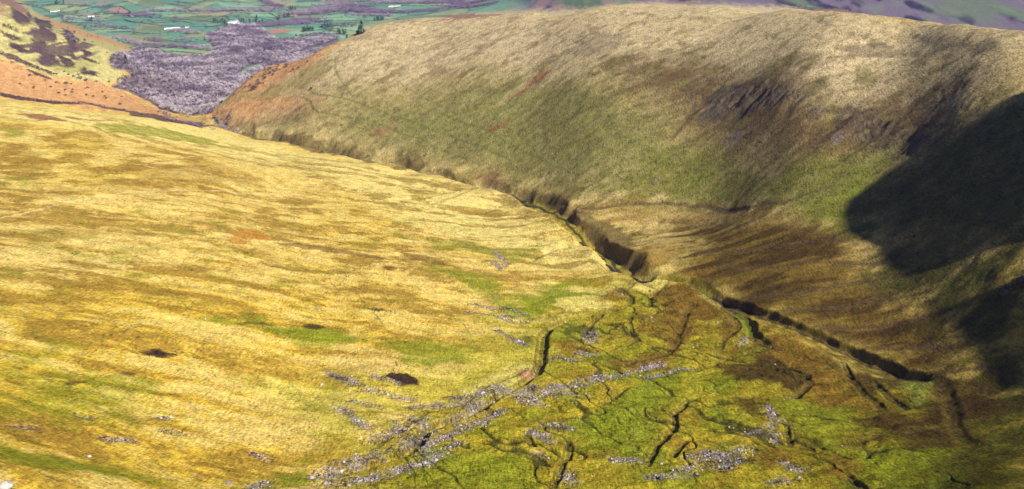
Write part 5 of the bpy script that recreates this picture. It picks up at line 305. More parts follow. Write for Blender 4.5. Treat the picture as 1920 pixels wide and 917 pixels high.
runnel = basinm*np.maximum((1-sstep(.012, .05, rn)), .7*(1-sstep(.01, .042, rn2))*sstep(-.25,.15,fbm(X/60, Y/60, 2, 98)))
moor = (1-hill)*(1-basinm)*near*sstep(210, 130, X)*sstep(math.radians(40), math.radians(20), AZ)[:,None]*sstep(2000, 1850, R)[None]
right = (1-hill)*(1-basinm)*sstep(150, 220, X)*sstep(1500, 1300, Y)
rid_ = sstep(-150, 50, X)*sstep(900, 1050, R)[None]
Z = Z + near*(roll*(1-.4*basinm)*(1-.6*sstep(1300,1800,R)[None])*(1-.6*hill)*(1-.8*rid_) + mid*(1-.35*hill)*(1-.5*rid_)) + near*sstep(1900, 1200, R)[None]*fine
Z = Z + hin*near*(rib*1.5 + rib2*.45) + moor*terr*.55*sstep(2000,1500,R)[None] - basinm*(.35-hum)*2.1 + basinm*fbm(X/26, Y/26, 2, 93)*1.3 - runnel*.9
Z = Z + far_r*fbm(X/420, Y/420, 3, 33)*9
for poly in CRAGS:
    sl = poly_box(poly, 40); m = sstep(-12, 25, inside(sl, poly)+WX[sl]*14)
    Z[sl] += m*(np.abs(fbm(al[sl]/9, ac[sl]/16, 4, 95))*-7+2.5)

# ---------------------------------------------------------------- ground cover
PAL = PALETTE
def c3(k): return np.array(PAL[k], np.float32)
C = np.empty((NA, NR, 3), np.float32)
mixn = sstep(-.25, .35, fbm(X/90, Y/90, 4, 100))
C[:] = c3('straw')
def lay(sl, m, rgb):
    C[sl] += (rgb-C[sl])*m[..., None]
full = (slice(None), slice(None))
lay(full, .5*mixn, c3('gold'))
lay(full, hill, c3('hillpink')); lay(full, hill*mixn*.6, c3('hillolive'))
C_far = (far_r > 0)
lay(full, sstep(2300, 2900, R)[None]*np.ones((NA,1),np.float32), c3('f_base'))
N1 = fbm(X/24, Y/24, 4, 110); N2 = fbm(X/9, Y/9, 4, 120)
Nc = fbm(X/62+WB*.8, sw/17+WB*1.1+N1*.55, 4, 130)*.75+.3*N1+.25*fbm(X/20, sw/9, 3, 131)                  # follows the contours
Nf = fbm(al/9+WB*.5, ac/70, 4, 140)                           # follows the fall line
fell = sstep(3000, 3600, R)[None]*sstep(math.radians(-1.5), math.radians(1.5), AZ)[:,None]
FN = fbm(X/70, Y/230, 4, 150); FN2 = fbm(X/130+Y/500, Y/500, 3, 151)
lay(full, fell, c3('fell'))
lay(full, fell*sstep(-.05, .3, FN), c3('fell_dark'))
lay(full, fell*sstep(.0, .35, FN2)*.7, c3('fell_green'))
lay(full, fell*sstep(math.radians(9), math.radians(3), AZ)[:,None]*sstep(.1,-.2,FN)*.8, c3('fell_pink'))
# small hedged pastures of the far valley
fr = np.random.default_rng(21); sx = fr.uniform(-3300, 600, 520); sy = fr.uniform(2900, 6800, 520)
ia = slice(0, int(np.searchsorted(AZ, math.radians(4)))); ir = slice(int(np.searchsorted(R, 2900)), int(np.searchsorted(R, 7200)))
xx, yy = X[ia, ir]+WX[ia, ir]*8, Y[ia, ir]+WY[ia, ir]*8
d1 = np.full(xx.shape, 1e9, np.float32); d2 = d1.copy(); idx = np.zeros(xx.shape, np.int32)
for k in range(520):
    d = np.hypot((xx-sx[k])*1.0, (yy-sy[k])*.62); m = d < d1
    d2 = np.where(m, d1, np.minimum(d2, d)); idx = np.where(m, k, idx); d1 = np.where(m, d, d1)
cols = np.array([PAL[k] for k in ('f_base','f_lime','f_green','f_dull','f_pale','f_base','f_green','f_tan')], np.float32)[fr.integers(0, 8, 520)]*fr.uniform(.8, 1.15, (520,1)).astype(np.float32)
wt = sstep(3000, 3300, R[ir])[None]*sstep(math.radians(2), math.radians(-1), AZ[ia])[:,None]
C[ia, ir] += (cols[idx]-C[ia, ir])*(wt*.75)[..., None]
lay((ia, ir), wt*sstep(11, 4, d2-d1)*.75, c3('f_hedge'))
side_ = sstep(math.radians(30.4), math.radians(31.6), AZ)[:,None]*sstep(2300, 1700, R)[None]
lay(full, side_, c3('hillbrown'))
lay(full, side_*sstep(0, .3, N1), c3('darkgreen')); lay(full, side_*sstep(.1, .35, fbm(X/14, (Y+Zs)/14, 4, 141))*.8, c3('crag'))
for key, poly in FIELDS:
    sl = poly_box(poly, 10); m = sstep(-6, 6, inside(sl, poly)); lay(sl, m*.9, c3(key))
lay(full, sstep(3000,3400,R)[None]*sstep(.1,.5,fbm(X/60, Y/160, 3, 160))*.35, c3('f_dull'))
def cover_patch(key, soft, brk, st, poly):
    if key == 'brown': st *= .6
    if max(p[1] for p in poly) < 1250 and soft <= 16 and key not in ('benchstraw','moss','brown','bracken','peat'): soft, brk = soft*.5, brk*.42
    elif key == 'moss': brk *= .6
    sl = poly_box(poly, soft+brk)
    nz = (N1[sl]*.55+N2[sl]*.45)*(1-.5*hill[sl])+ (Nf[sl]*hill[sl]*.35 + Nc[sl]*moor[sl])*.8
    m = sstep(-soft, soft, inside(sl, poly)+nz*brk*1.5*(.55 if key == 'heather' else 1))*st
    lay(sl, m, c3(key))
dm = np.zeros((NA, NR), np.float32); bp_ = [c for c in COVER if c[0] == 'basinshade'][0][-1]; sl = poly_box(bp_, 50); dm[sl] = sstep(-50, 50, inside(sl, bp_))  # right basin darkened in its cover colour for cloud shade and low sun
ym = np.zeros((NA, NR), np.float32)
for it_ in COVER:
    if it_[0] == 'yellow': sl = poly_box(it_[-1], 50); ym[sl] = sstep(-50, 50, inside(sl, it_[-1]))
mo = moor*(1-.65*ym)
NREG = [c[0] for c in COVER].index('redheath')
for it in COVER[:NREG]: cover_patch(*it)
# streaks and mottling
N3 = fbm(X/3.6, Y/3.6, 3, 125)
lay(full, mo*sstep(-.10, .26, Nc+.22*N1+.34*N3)*.75*sstep(1900, 1300, R)[None]*(Y < 1500), c3('brown'))
lay(full, mo*sstep(.12, .4, fbm(X/75+WB, sw/4.2+N1*1.2, 3, 195)+.2*N3)*.3*sstep(1500, 900, R)[None], c3('brown'))
lay(full, mo*sstep(.0, .32, -Nc+.3*N3)*.5*near, c3('pale'))
lay(full, moor*sstep(.15, .5, N1-.3*Nc+.3*N3)*.35*near*sstep(1500,900,R)[None], c3('moss'))
lay(full, right*sstep(-.05, .3, N1+.4*N3)*.55, c3('benchdark'))
lay(full, right*sstep(.05, .4, -N1+.5*N3)*.35, c3('benchgold'))
lay(full, hill*sstep(.0, .4, .5*Nf*hin+.6*N1+.5*N2)*.5, c3('hillbrown'))
lay(full, hill*sstep(.0, .4, -.5*Nf*hin+.5*N2+.4*N3)*.3*(1-.75*sstep(120, 260, X)*sstep(1500, 1350, Y)), c3('hillpink'))
lay(full, hill*sstep(.1, .45, N1+.3*N2)*.35*sstep(1650,1300,R)[None], c3('hillgreen'))
lay(full, basinm*(1-.75*dm)*sstep(.0, .35, N1+.4*N2)*.5, c3('moss'))
lay(full, basinm*(1-.6*dm)*sstep(.1, .45, -N1+.4*N2)*.5, c3('yellowbog'))
lay(full, basinm*sstep(.12, .42, fbm(X/18, Y/18, 4, 170)+.2*N3)*.55, c3('bogbrown'))
for it in COVER[NREG:]: cover_patch(*it)
sl = poly_box(HEATH, 20); hn = fbm(X[sl]/55, Zs[sl]/6.5+N1[sl]*.4, 4, 190)
lay(sl, sstep(-5, 40, inside(sl, HEATH))*sstep(.13, .22, hn+.12*N2[sl])*.9, c3('heather'))
lay(sl, sstep(-5, 20, inside(sl, HEATH))*sstep(.1, .3, -hn)*.4, c3('hillgreen'))
BN = fbm(X/52-Y/120+WB*.4, Y/11+X/60+WB*.8, 4, 180)
for poly in BENCHES:
    sl = poly_box(poly, 20); m = sstep(-10, 25, inside(sl, poly))
    lay(sl, m*sstep(-.04, .2, BN[sl]+.2*N3[sl])*.8, c3('benchdark')); lay(sl, m*sstep(.1, .4, -BN[sl])*.45, c3('benchgold'))
lay(full, runnel*.9, c3('runnel'))
lay(full, np.clip(bank, 0, 1)*.8, c3('bankside'))
lay(full, floor_*.8, c3('floor'))
lay(full, wet*.85, c3('streambed'))
for key, hw, st, wob, pts in LINES:
    for sl, d, t in line_field(pts, hw*3, wob):
        lay(sl, (1-sstep(hw*.5, hw*1.6, np.abs(d)))*st, c3(key))
ston = np.zeros((NA, NR), np.float32)
for hw, pts in STONES:
    hw = hw*1.35
    for sl, d, t in line_field(pts, hw*3, 3):
        ston[sl] = np.maximum(ston[sl], 1-sstep(hw*.5, hw*1.9, np.abs(d)+N2[sl]*hw*1.6))
lay(full, ston*.7*sstep(-.5,.1,N2), c3('stone'))
for poly in (WOODLAND, WOOD_BEHIND):
    sl = poly_box(poly, 10); lay(sl, sstep(-8, 6, inside(sl, poly))*.95, c3('woodfloor'))
C = np.clip(C, .004, .9)

# ---------------------------------------------------------------- materials
def new_mat(name, rough=.95):
    m = bpy.data.materials.new(name); m.use_nodes = True
    b = m.node_tree.nodes['Principled BSDF']; b.inputs['Roughness'].default_value = rough
    b.inputs['Specular IOR Level'].default_value = .12
    return m, m.node_tree, b
def N(t, kind, **kw):
    n = t.nodes.new(kind)
    for k, v in kw.items(): setattr(n, k, v)
    return n
def rgb_noise_mat(name, c1, c2, scale, bump=0, rough=.95, c3_=None, island=False):
    m, t, b = new_mat(name, rough)
    g = N(t, 'ShaderNodeNewGeometry'); nz = N(t, 'ShaderNodeTexNoise'); nz.inputs['Scale'].default_value = scale; nz.inputs['Detail'].default_value = 4
    t.links.new(g.outputs['Position'], nz.inputs['Vector'])
    r = N(t, 'ShaderNodeValToRGB'); r.color_ramp.elements[0].position = .35; r.color_ramp.elements[1].position = .65
    r.color_ramp.elements[0].color = (*c1, 1); r.color_ramp.elements[1].color = (*c2, 1)
    if c3_: e = r.color_ramp.elements.new(.5); e.color = (*c3_, 1)
    src = nz.outputs['Fac']
    if island: src = g.outputs['Random Per Island']; r.color_ramp.elements[0].position = 0; r.color_ramp.elements[-1].position = 1
    t.links.new(src, r.inputs[0]); t.links.new(r.outputs[0], b.inputs['Base Color'])
    if bump:
        bp = N(t, 'ShaderNodeBump'); bp.inputs['Strength'].default_value = bump; bp.inputs['Distance'].default_value = .3
        t.links.new(nz.outputs['Fac'], bp.inputs['Height']); t.links.new(bp.outputs[0], b.inputs['Normal'])
    return m

def ground_material():
    m, t, b = new_mat('moor_ground', 1.0); b.inputs['Specular IOR Level'].default_value = 0
    g = N(t, 'ShaderNodeNewGeometry'); at = N(t, 'ShaderNodeAttribute', attribute_name='cover')
    ro = N(t, 'ShaderNodeAttribute', attribute_name='tuft')
    def noise(sc, det, stretch=None, rough=.55):
        n = N(t, 'ShaderNodeTexNoise'); n.inputs['Scale'].default_value = sc; n.inputs['Detail'].default_value = det; n.inputs['Roughness'].default_value = rough
        if stretch:
            mp = N(t, 'ShaderNodeMapping'); mp.inputs['Scale'].default_value = stretch[0]; mp.inputs['Rotation'].default_value = (0,0,stretch[1])
            t.links.new(g.outputs['Position'], mp.inputs['Vector']); t.links.new(mp.outputs[0], n.inputs['Vector'])
        else: t.links.new(g.outputs['Position'], n.inputs['Vector'])
        return n.outputs['Fac']
    def math_(op, a, b_, c=None):
        n = N(t, 'ShaderNodeMath', operation=op)
        for i, v in enumerate((a, b_, c)):
            if v is None: continue
            if isinstance(v, (int, float)): n.inputs[i].default_value = v
            else: t.links.new(v, n.inputs[i])
        return n.outputs[0]
    n1 = noise(.55, 5, None, .65); n2 = noise(.09, 5, None, .6); n3 = noise(.9, 3, ((1,.16,.16), .5)); n4 = noise(1.6, 3, None, .7)
    s = math_('ADD', math_('MULTIPLY', n1, 1.5), math_('MULTIPLY', n2, .9)); s = math_('ADD', s, math_('MULTIPLY', n3, .9)); s = math_('ADD', s, math_('MULTIPLY', n4, 1.1))
    s = math_('SUBTRACT', s, 2.2)                                     # about -0.5 .. 0.5
    gain = math_('ADD', math_('MULTIPLY', math_('MULTIPLY', s, ro.outputs['Fac']), TUFT), 1.0)
    gain = math_('MAXIMUM', gain, .12)
    mul = N(t, 'ShaderNodeVectorMath', operation='SCALE'); t.links.new(at.outputs['Color'], mul.inputs[0]); t.links.new(gain, mul.inputs['Scale'])
    # individual tufts greener or redder than their neighbours
    hv = N(t, 'ShaderNodeHueSaturation'); t.links.new(mul.outputs[0], hv.inputs['Color'])
    t.links.new(math_('ADD', math_('MULTIPLY', noise(.3, 4), .09), .455), hv.inputs['Hue'])
    t.links.new(hv.outputs[0], b.inputs['Base Color'])
    bp = N(t, 'ShaderNodeBump'); bp.inputs['Strength'].default_value = BUMP; bp.inputs['Distance'].default_value = .9
    hgt = math_('ADD', math_('MULTIPLY', n1, 1.0), math_('MULTIPLY', n3, .5)); hgt = math_('ADD', hgt, math_('MULTIPLY', n4, .5)); hgt = math_('MULTIPLY', hgt, ro.outputs['Fac'])
    t.links.new(hgt, bp.inputs['Height']); t.links.new(bp.outputs[0], b.inputs['Normal'])
    return m

def mesh_from(name, V, Fq, mat, smooth=False):
    me = bpy.data.meshes.new(name); V = np.asarray(V, np.float32); Fq = np.asarray(Fq, np.int32); k = Fq.shape[1]
    me.vertices.add(len(V)); me.vertices.foreach_set('co', V.ravel())
    me.loops.add(Fq.size); me.loops.foreach_set('vertex_index', Fq.ravel())
    me.polygons.add(len(Fq)); me.polygons.foreach_set('loop_start', np.arange(0, Fq.size, k, dtype=np.int32)); me.polygons.foreach_set('loop_total', np.full(len(Fq), k, np.int32))
    if smooth: me.polygons.foreach_set('use_smooth', np.ones(len(Fq), bool))
    me.update(calc_edges=True)
    if mat: me.materials.append(mat)
    return me
def put(name, me, parent=None, loc=None, rz=0, sc=1):
    o = bpy.data.objects.new(name, me); COL.objects.link(o)
    if parent: o.parent = parent
    if loc is not None: o.location = loc
    o.rotation_euler = (0, 0, rz); o.scale = (sc, sc, sc) if not hasattr(sc, '__len__') else sc
    return o
def tag(o, label=None, cat=None, group=None, kind=None):
    if label: o['label'] = label
    if cat: o['category'] = cat
    if group: o['group'] = group
    if kind: o['kind'] = kind
    return o

V = np.stack([X, Y, Z+ZC], -1).reshape(-1, 3)
I = np.arange(NA*NR).reshape(NA, NR)
Fq = np.stack([I[:-1,:-1], I[1:,:-1], I[1:,1:], I[:-1,1:]], -1).reshape(-1, 4)[:, ::-1]
me = mesh_from('ground', V, Fq, ground_material(), True)
a = me.attributes.new('cover', 'FLOAT_COLOR', 'POINT'); a.data.foreach_set('color', np.concatenate([C, np.ones((NA,NR,1),np.float32)], -1).ravel())
tuft = np.clip(1.0-.4*far_r+.25*basinm+.2*hill+ston*.9, 0, 2)+np.zeros((NA,NR),np.float32)
a = me.attributes.new('tuft', 'FLOAT', 'POINT'); a.data.foreach_set('value', tuft.astype(np.float32).ravel())
tag(put('ground', me), 'open moorland valley floor and hillsides with far farmland', 'ground', kind='structure')
del V, Fq

def gz(x, y):
    a_ = math.atan2(x, y); l_ = math.log(math.hypot(x, y))
    i = int(np.clip(np.searchsorted(AZ, a_)-1, 0, NA-2)); j = int(np.clip(np.searchsorted(LR, l_)-1, 0, NR-2))
    f = min(max((a_-AZ[i])/(AZ[i+1]-AZ[i]),0),1); g = min(max((l_-LR[j])/(LR[j+1]-LR[j]),0),1)
    return float((Z[i,j]*(1-f)+Z[i+1,j]*f)*(1-g)+(Z[i,j+1]*(1-f)+Z[i+1,j+1]*f)*g)+ZC
def gza(x, y):
    x = np.asarray(x); y = np.asarray(y); a_ = np.arctan2(x, y); l_ = np.log(np.hypot(x, y))
    i = np.clip(np.searchsorted(AZ, a_)-1, 0, NA-2); j = np.clip(np.searchsorted(LR, l_)-1, 0, NR-2)
    f = np.clip((a_-AZ[i])/(AZ[i+1]-AZ[i]),0,1); g = np.clip((l_-LR[j])/(LR[j+1]-LR[j]),0,1)
    return (Z[i,j]*(1-f)+Z[i+1,j]*f)*(1-g)+(Z[i,j+1]*(1-f)+Z[i+1,j+1]*f)*g+ZC

# ---------------------------------------------------------------- water in the gorge
water, wt_, wb_ = new_mat('stream_water', .18); wb_.inputs['Base Color'].default_value = (.018,.022,.02,1); wb_.inputs['Specular IOR Level'].default_value = .5
wn = N(wt_, 'ShaderNodeTexNoise'); wn.inputs['Scale'].default_value = 1.2; wbp = N(wt_, 'ShaderNodeBump'); wbp.inputs['Strength'].default_value = .5; wbp.inputs['Distance'].default_value = .2
wt_.links.new(wn.outputs['Fac'], wbp.inputs['Height']); wt_.links.new(wbp.outputs[0], wb_.inputs['Normal'])
def snap(p, rad):                                              # the lowest ground near a point of the stream
    best = (1e9, p)
    for dx in np.linspace(-rad, rad, 9):
        for dy in np.linspace(-rad, rad, 9):
            z = gz(p[0]+dx, p[1]+dy)
            if z < best[0]: best = (z, (p[0]+dx, p[1]+dy))
    return best[1]
def ribbon(pts, width, wig):
    P = []
    for p, q in zip(pts[:-1], pts[1:]):
        n = max(2, int(math.dist(p, q)/6))
        for k in range(n): P.append(snap((p[0]+(q[0]-p[0])*k/n, p[1]+(q[1]-p[1])*k/n), 6))
    P = np.array(P); 
    for _ in range(3): P[1:-1] = (P[:-2]+2*P[1:-1]+P[2:])/4
    k = np.arange(len(P)); d = np.gradient(P, axis=0); d /= np.hypot(d[:,0], d[:,1])[:,None]+1e-9; nn = np.stack([-d[:,1], d[:,0]], 1)
    P = P+nn*(np.sin(k*.55)+.6*np.sin(k*1.27+1))[:,None]*wig
    zz = gza(P[:,0], P[:,1]); zz = np.convolve(np.pad(zz, 4, mode='edge'), np.ones(9)/9, 'valid')+.35
    w_ = width*(1+.35*np.sin(k*.9))
    Lp = P+nn*w_[:,None]; Rp = P-nn*w_[:,None]
    V = np.concatenate([np.c_[Lp, zz], np.c_[Rp, zz], np.c_[Lp+nn*.5, zz-1.2], np.c_[Rp-nn*.5, zz-1.2]]); n = len(P)
    Fq = []
    for i in range(n-1): Fq += [(i, i+1, n+i+1, n+i), (2*n+i, 2*n+i+1, i+1, i), (n+i, n+i+1, 3*n+i+1, 3*n+i)]
    return V, Fq
V, Fq = ribbon([p for p in STREAM], 1.3, 1.6)
tag(put('stream', mesh_from('stream', V, Fq, water, True)), 'narrow winding hill stream at the bottom of the gorge', 'stream', kind='structure')

# ---------------------------------------------------------------- stones
def in_poly(P, poly):
    ins = np.zeros(len(P), bool); n = len(poly); x, y = P[:,0], P[:,1]
    for i in range(n):
        (x0,y0),(x1,y1) = poly[i], poly[(i+1) % n]
        ins ^= ((y0 > y) != (y1 > y)) & (x < (x1-x0)*(y-y0)/((y1-y0) or 1e-9)+x0)
    return ins
def rock_template(seed, n=10):
    r = np.random.default_rng(seed); ico = [(0,0,1)]+[(math.cos(a)*.9, math.sin(a)*.9, .35) for a in np.arange(5)*1.2566]+[(math.cos(a+.6), math.sin(a+.6), -.35) for a in np.arange(5)*1.2566]+[(0,0,-.8)]
    v = np.array(ico)*r.uniform(.7, 1.25, (12,1))*np.array([1.15,.9,.7])
    f = [(0,1,2),(0,2,3),(0,3,4),(0,4,5),(0,5,1)]
    for k in range(5):
        a_, b_ = 1+k, 1+(k+1) % 5; c, d = 6+k, 6+(k+1) % 5
        f += [(a_, c, b_), (b_, c, d)]
    f += [(11, 6+(k+1) % 5, 6+k) for k in range(5)]
    return v.astype(np.float32), np.array(f, np.int32)
def scatter(tmpls, P, S_, rot, tilt=None):
    VV, FF = [], []; off = 0
    for ti, (tv, tf) in enumerate(tmpls):
        sel = np.arange(len(P)) % len(tmpls) == ti
        p, s, a_ = P[sel], S_[sel], rot[sel]
        if not len(p): continue
        c, q = np.cos(a_)[:,None], np.sin(a_)[:,None]
        x = tv[None,:,0]*s[:,None]; y = tv[None,:,1]*s[:,None]; z = tv[None,:,2]*s[:,None]
        v = np.stack([x*c-y*q, x*q+y*c, z], -1)+p[:,None,:]
        VV.append(v.reshape(-1,3)); FF.append((tf[None]+(np.arange(len(p))*len(tv))[:,None,None]+off).reshape(-1, tf.shape[1])); off += len(p)*len(tv)
    return np.concatenate(VV), np.concatenate(FF)
stone_mat = rgb_noise_mat('grey_stone', (.07,.06,.065), (.33,.29,.30), .9, island=True, c3_=(.18,.155,.17))
pts = []
for hw, line in STONES:
    L = sum(math.dist(line[i], line[i+1]) for i in range(len(line)-1)); n = int(L*hw*2.9)
    cum = np.cumsum([0]+[math.dist(line[i], line[i+1]) for i in range(len(line)-1)])
    u = rng.random(n)*L; px = np.interp(u, cum, [p[0] for p in line]); py = np.interp(u, cum, [p[1] for p in line])
    sp = rng.normal(0, hw*1.25, (n,2)); px += sp[:,0]; py += sp[:,1]
    keep = fbm(px/7, py/7, 3, 210) > -.12
    pts.append(np.stack([px[keep], py[keep]], 1))
pts = np.concatenate(pts)
# strays over the basin floor
bx, by = np.array(BASIN)[:,0], np.array(BASIN)[:,1]
st = np.stack([rng.uniform(bx.min(), bx.max(), 9000), rng.uniform(by.min(), by.max(), 9000)], 1)
st = st[(fbm(st[:,0]/14, st[:,1]/14, 3, 220) > .36)]; st = st[in_poly(st, BASIN)]; st = st[st[:,0] < 190]
pts = np.concatenate([pts, st])
zz = gza(pts[:,0], pts[:,1]); sz = np.clip(rng.lognormal(-1.4, .62, len(pts)), .09, 1.5)
V, Fq = scatter([rock_template(k) for k in range(6)], np.c_[pts, zz+sz*.2], sz, rng.uniform(0, 6.28, len(pts)))
tag(put('scree', mesh_from('scree', V, Fq, stone_mat)), 'loose grey mauve stones lying in bands along the becks', 'stones', kind='stuff')
pale_stone = rgb_noise_mat('pale_boulder', (.24,.22,.2), (.42,.39,.36), .8, .6)
for k, (x, y, s, lab) in enumerate(BOULDERS):
    v, f = rock_template(40+k); me = mesh_from('boulder', v*s, f, pale_stone if k != 1 else stone_mat)
    o = put('boulder', me, loc=(x, y, gz(x, y)+s*.25), rz=k*1.3)
    bv = o.modifiers.new('round', 'BEVEL'); bv.width = .12*s; bv.segments = 2
    tag(o, lab, 'boulder', 'boulders lying about the valley head' if k > 1 else None)

# ---------------------------------------------------------------- trees
def twig_crown(seed, n=150, rx=1.0, rz=1.0, blade=.16, up=.55):
    """bare winter crown: limbs fanning from the trunk and many thin twig blades in clumps"""
    r = np.random.default_rng(seed); V, Fc = [], []
    cl = r.normal(0, 1, (9,3)); cl /= np.linalg.norm(cl, axis=1)[:,None]; cl[:,2] = np.abs(cl[:,2])*.9-.15; cl *= r.uniform(.45,.85,(9,1))
    for k in range(n):
        c = cl[k % 9]; d = r.normal(0,1,3); d /= np.linalg.norm(d); p = c+d*.36*r.random()**.4
        p = p*np.array([rx,rx,rz]); o = p/np.linalg.norm(p+1e-6)+np.array([0,0,.5])+r.normal(0,.45,3); o /= np.linalg.norm(o)
        s = np.cross(o, r.normal(0,1,3)); s /= np.linalg.norm(s)+1e-6
        L = blade*r.uniform(1.2,2.4); w_ = blade*r.uniform(.22,.5); i = len(V)
        V += [p-s*w_, p+s*w_, p+o*L+s*w_*.4, p+o*L-s*w_*.4]; Fc.append((i,i+1,i+2,i+3))
    return np.array(V, np.float32), np.array(Fc, np.int32)
def limbs(seed, h0=-1.25, r0=.07, n=6):
    r = np.random.default_rng(seed+99); V, Fc = [], []
    def tube(p, q, ra, rb):
        p, q = np.array(p, float), np.array(q, float); d = q-p; d /= np.linalg.norm(d); s = np.cross(d, (.3,.9,.1)); s /= np.linalg.norm(s); t_ = np.cross(d, s); i = len(V)
        for c, rr in ((p, ra), (q, rb)):
            for k in range(4): a_ = k*math.pi/2; V.append(c+(s*math.cos(a_)+t_*math.sin(a_))*rr)
        for k in range(4): Fc.append((i+k, i+(k+1) % 4, i+4+(k+1) % 4, i+4+k))
    tube((0,0,h0), (.02,.03,-.45), r0, r0*.7)
    for k in range(n):
        a_ = k*6.283/n+r.uniform(-.3,.3); e = r.uniform(.35,.8)
        m = (math.cos(a_)*.3, math.sin(a_)*.3, -.1+.15*r.random()); tube((0,0,-.5), m, r0*.55, r0*.35); tube(m, (math.cos(a_)*e, math.sin(a_)*e, .35+.4*r.random()), r0*.35, r0*.1)
    return np.array(V, np.float32), np.array(Fc, np.int32)
def tree_mat(name, lo, hi, attr):
    m, t, b_ = new_mat(name); r = N(t, 'ShaderNodeValToRGB'); r.color_ramp.elements[0].color = (*lo, 1); r.color_ramp.elements[1].color = (*hi, 1)
    if attr: a_ = N(t, 'ShaderNodeAttribute', attribute_name='tone'); src = a_.outputs['Fac']
    else: a_ = N(t, 'ShaderNodeObjectInfo'); src = a_.outputs['Random']
    t.links.new(src, r.inputs[0]); t.links.new(r.outputs[0], b_.inputs['Base Color']); return m
tree_one = tree_mat('bare_twigs_single', (.24,.19,.21), (.44,.39,.39), False)
tree_many = tree_mat('bare_twigs_many', (.13,.10,.135), (.44,.38,.41), True)
grey_twigs = rgb_noise_mat('bare_twigs_grey', (.19,.155,.18), (.36,.31,.33), .035, c3_=(.27,.225,.26))
violet_twigs = rgb_noise_mat('bare_twigs_violet', (.13,.085,.135), (.25,.18,.245), .035, c3_=(.18,.13,.19))
bark = rgb_noise_mat('bark', (.10,.08,.07), (.2,.17,.15), 2)
dark_needles = rgb_noise_mat('conifer_needles', (.008,.018,.018), (.02,.04,.032), .6)
thorn = rgb_noise_mat('thorn_twigs', (.07,.045,.06), (.15,.10,.12), .2)
green_thorn = rgb_noise_mat('gorse_leaves', (.03,.035,.02), (.08,.08,.04), .3)
crownsV = [twig_crown(k) for k in range(6)]
limbV = [limbs(k) for k in range(6)]
crown_me = [mesh_from('crown', v, f, tree_one) for k, (v, f) in enumerate(crownsV)]
trunk_me = [mesh_from('trunk', v, f, bark) for v, f in limbV]
small_crowns = [twig_crown(30+k, 64, blade=.24) for k in range(5)]

wp = np.array(WOODLAND+WOOD_BEHIND); lo, hi = wp.min(0), wp.max(0)
gx, gy = np.meshgrid(np.arange(lo[0], hi[0], 10.5), np.arange(lo[1], hi[1], 10.5)); G = np.stack([gx.ravel(), gy.ravel()], 1); G += rng.uniform(-4.5,4.5,G.shape)
G = G[in_poly(G, WOODLAND) | in_poly(G, WOOD_BEHIND)]
G = G[(fbm(G[:,0]/45, G[:,1]/45, 3, 230) > -.42) | (G[:,1] < 2500)]
G = G[np.argsort(np.hypot(G[:,0], G[:,1]))]
near_n = 290
NEAR, REST = G[:near_n], G[near_n:]
vio = fbm(G[:,0]/60, G[:,1]/60, 3, 240)
q_ = NEAR[rng.integers(0, near_n, 70)]; rr_ = np.hypot(q_[:,0], q_[:,1])[:,None]; sh_ = rng.uniform(-55, -8, (70,1)); NEAR = np.concatenate([NEAR[:230], (q_*(1+sh_/rr_)+rng.normal(0, 14, (70,2)))[:60]])
REST = G[230:]; near_n = 230
vio = fbm(G[:,0]/60, G[:,1]/60, 3, 240)
for k, (x, y) in enumerate(NEAR):
    r_ = random.uniform(4.0, 6.2); hgt = r_*random.uniform(.9,1.15)
    e = bpy.data.objects.new('bare_tree', None); COL.objects.link(e); e.location = (x, y, gz(x, y)); e.empty_display_size = 1
    j = (k*7) % 6; s = (r_, r_, hgt); rz = random.uniform(0, 6.28)
    put('crown', crown_me[j], e, (0,0,hgt*1.2), rz, s); put('trunk', trunk_me[j], e, (0,0,hgt*1.2), rz, s)
    tag(e, 'leafless grey lilac broadleaf tree at the near edge of the valley wood', 'tree', 'bare trees at the near edge of the valley wood')
def grove(name, P, sz, mats, label, cat='trees', kind='stuff', tm=None):
    z = gza(P[:,0], P[:,1]); V, Fq = scatter(tm or small_crowns, np.c_[P, z+sz*1.05], sz, rng.uniform(0,6.28,len(P)))
    o = put(name, mesh_from(name, V, Fq, mats)); tag(o, label, cat, kind=kind); return o
def part_grove(P, sz, name, label, v):
    m = v > .06
    return m
vr = vio[near_n:]
zc = gza(REST[:,0], REST[:,1]); sz = rng.uniform(3.8, 7.6, len(REST))
V1, F1 = scatter(small_crowns, np.c_[REST, zc+sz*1.05], sz, rng.uniform(0,6.28,len(REST)))
me = mesh_from('woodland', V1, F1, tree_many)
nv = len(small_crowns[0][0]); tid = np.concatenate([np.repeat(np.arange(len(REST))[np.arange(len(REST)) % 5 == t], nv) for t in range(5)])
tone = np.clip(.42-.9*vr+rng.normal(0,.22,len(REST))-.12*sstep(2600,3200,REST[:,1]), 0, 1).astype(np.float32)
a = me.attributes.new('tone', 'FLOAT', 'POINT'); a.data.foreach_set('value', tone[tid])
tag(put('woodland', me), 'mass of leafless lilac grey trees filling the valley mouth', 'woodland', kind='stuff')
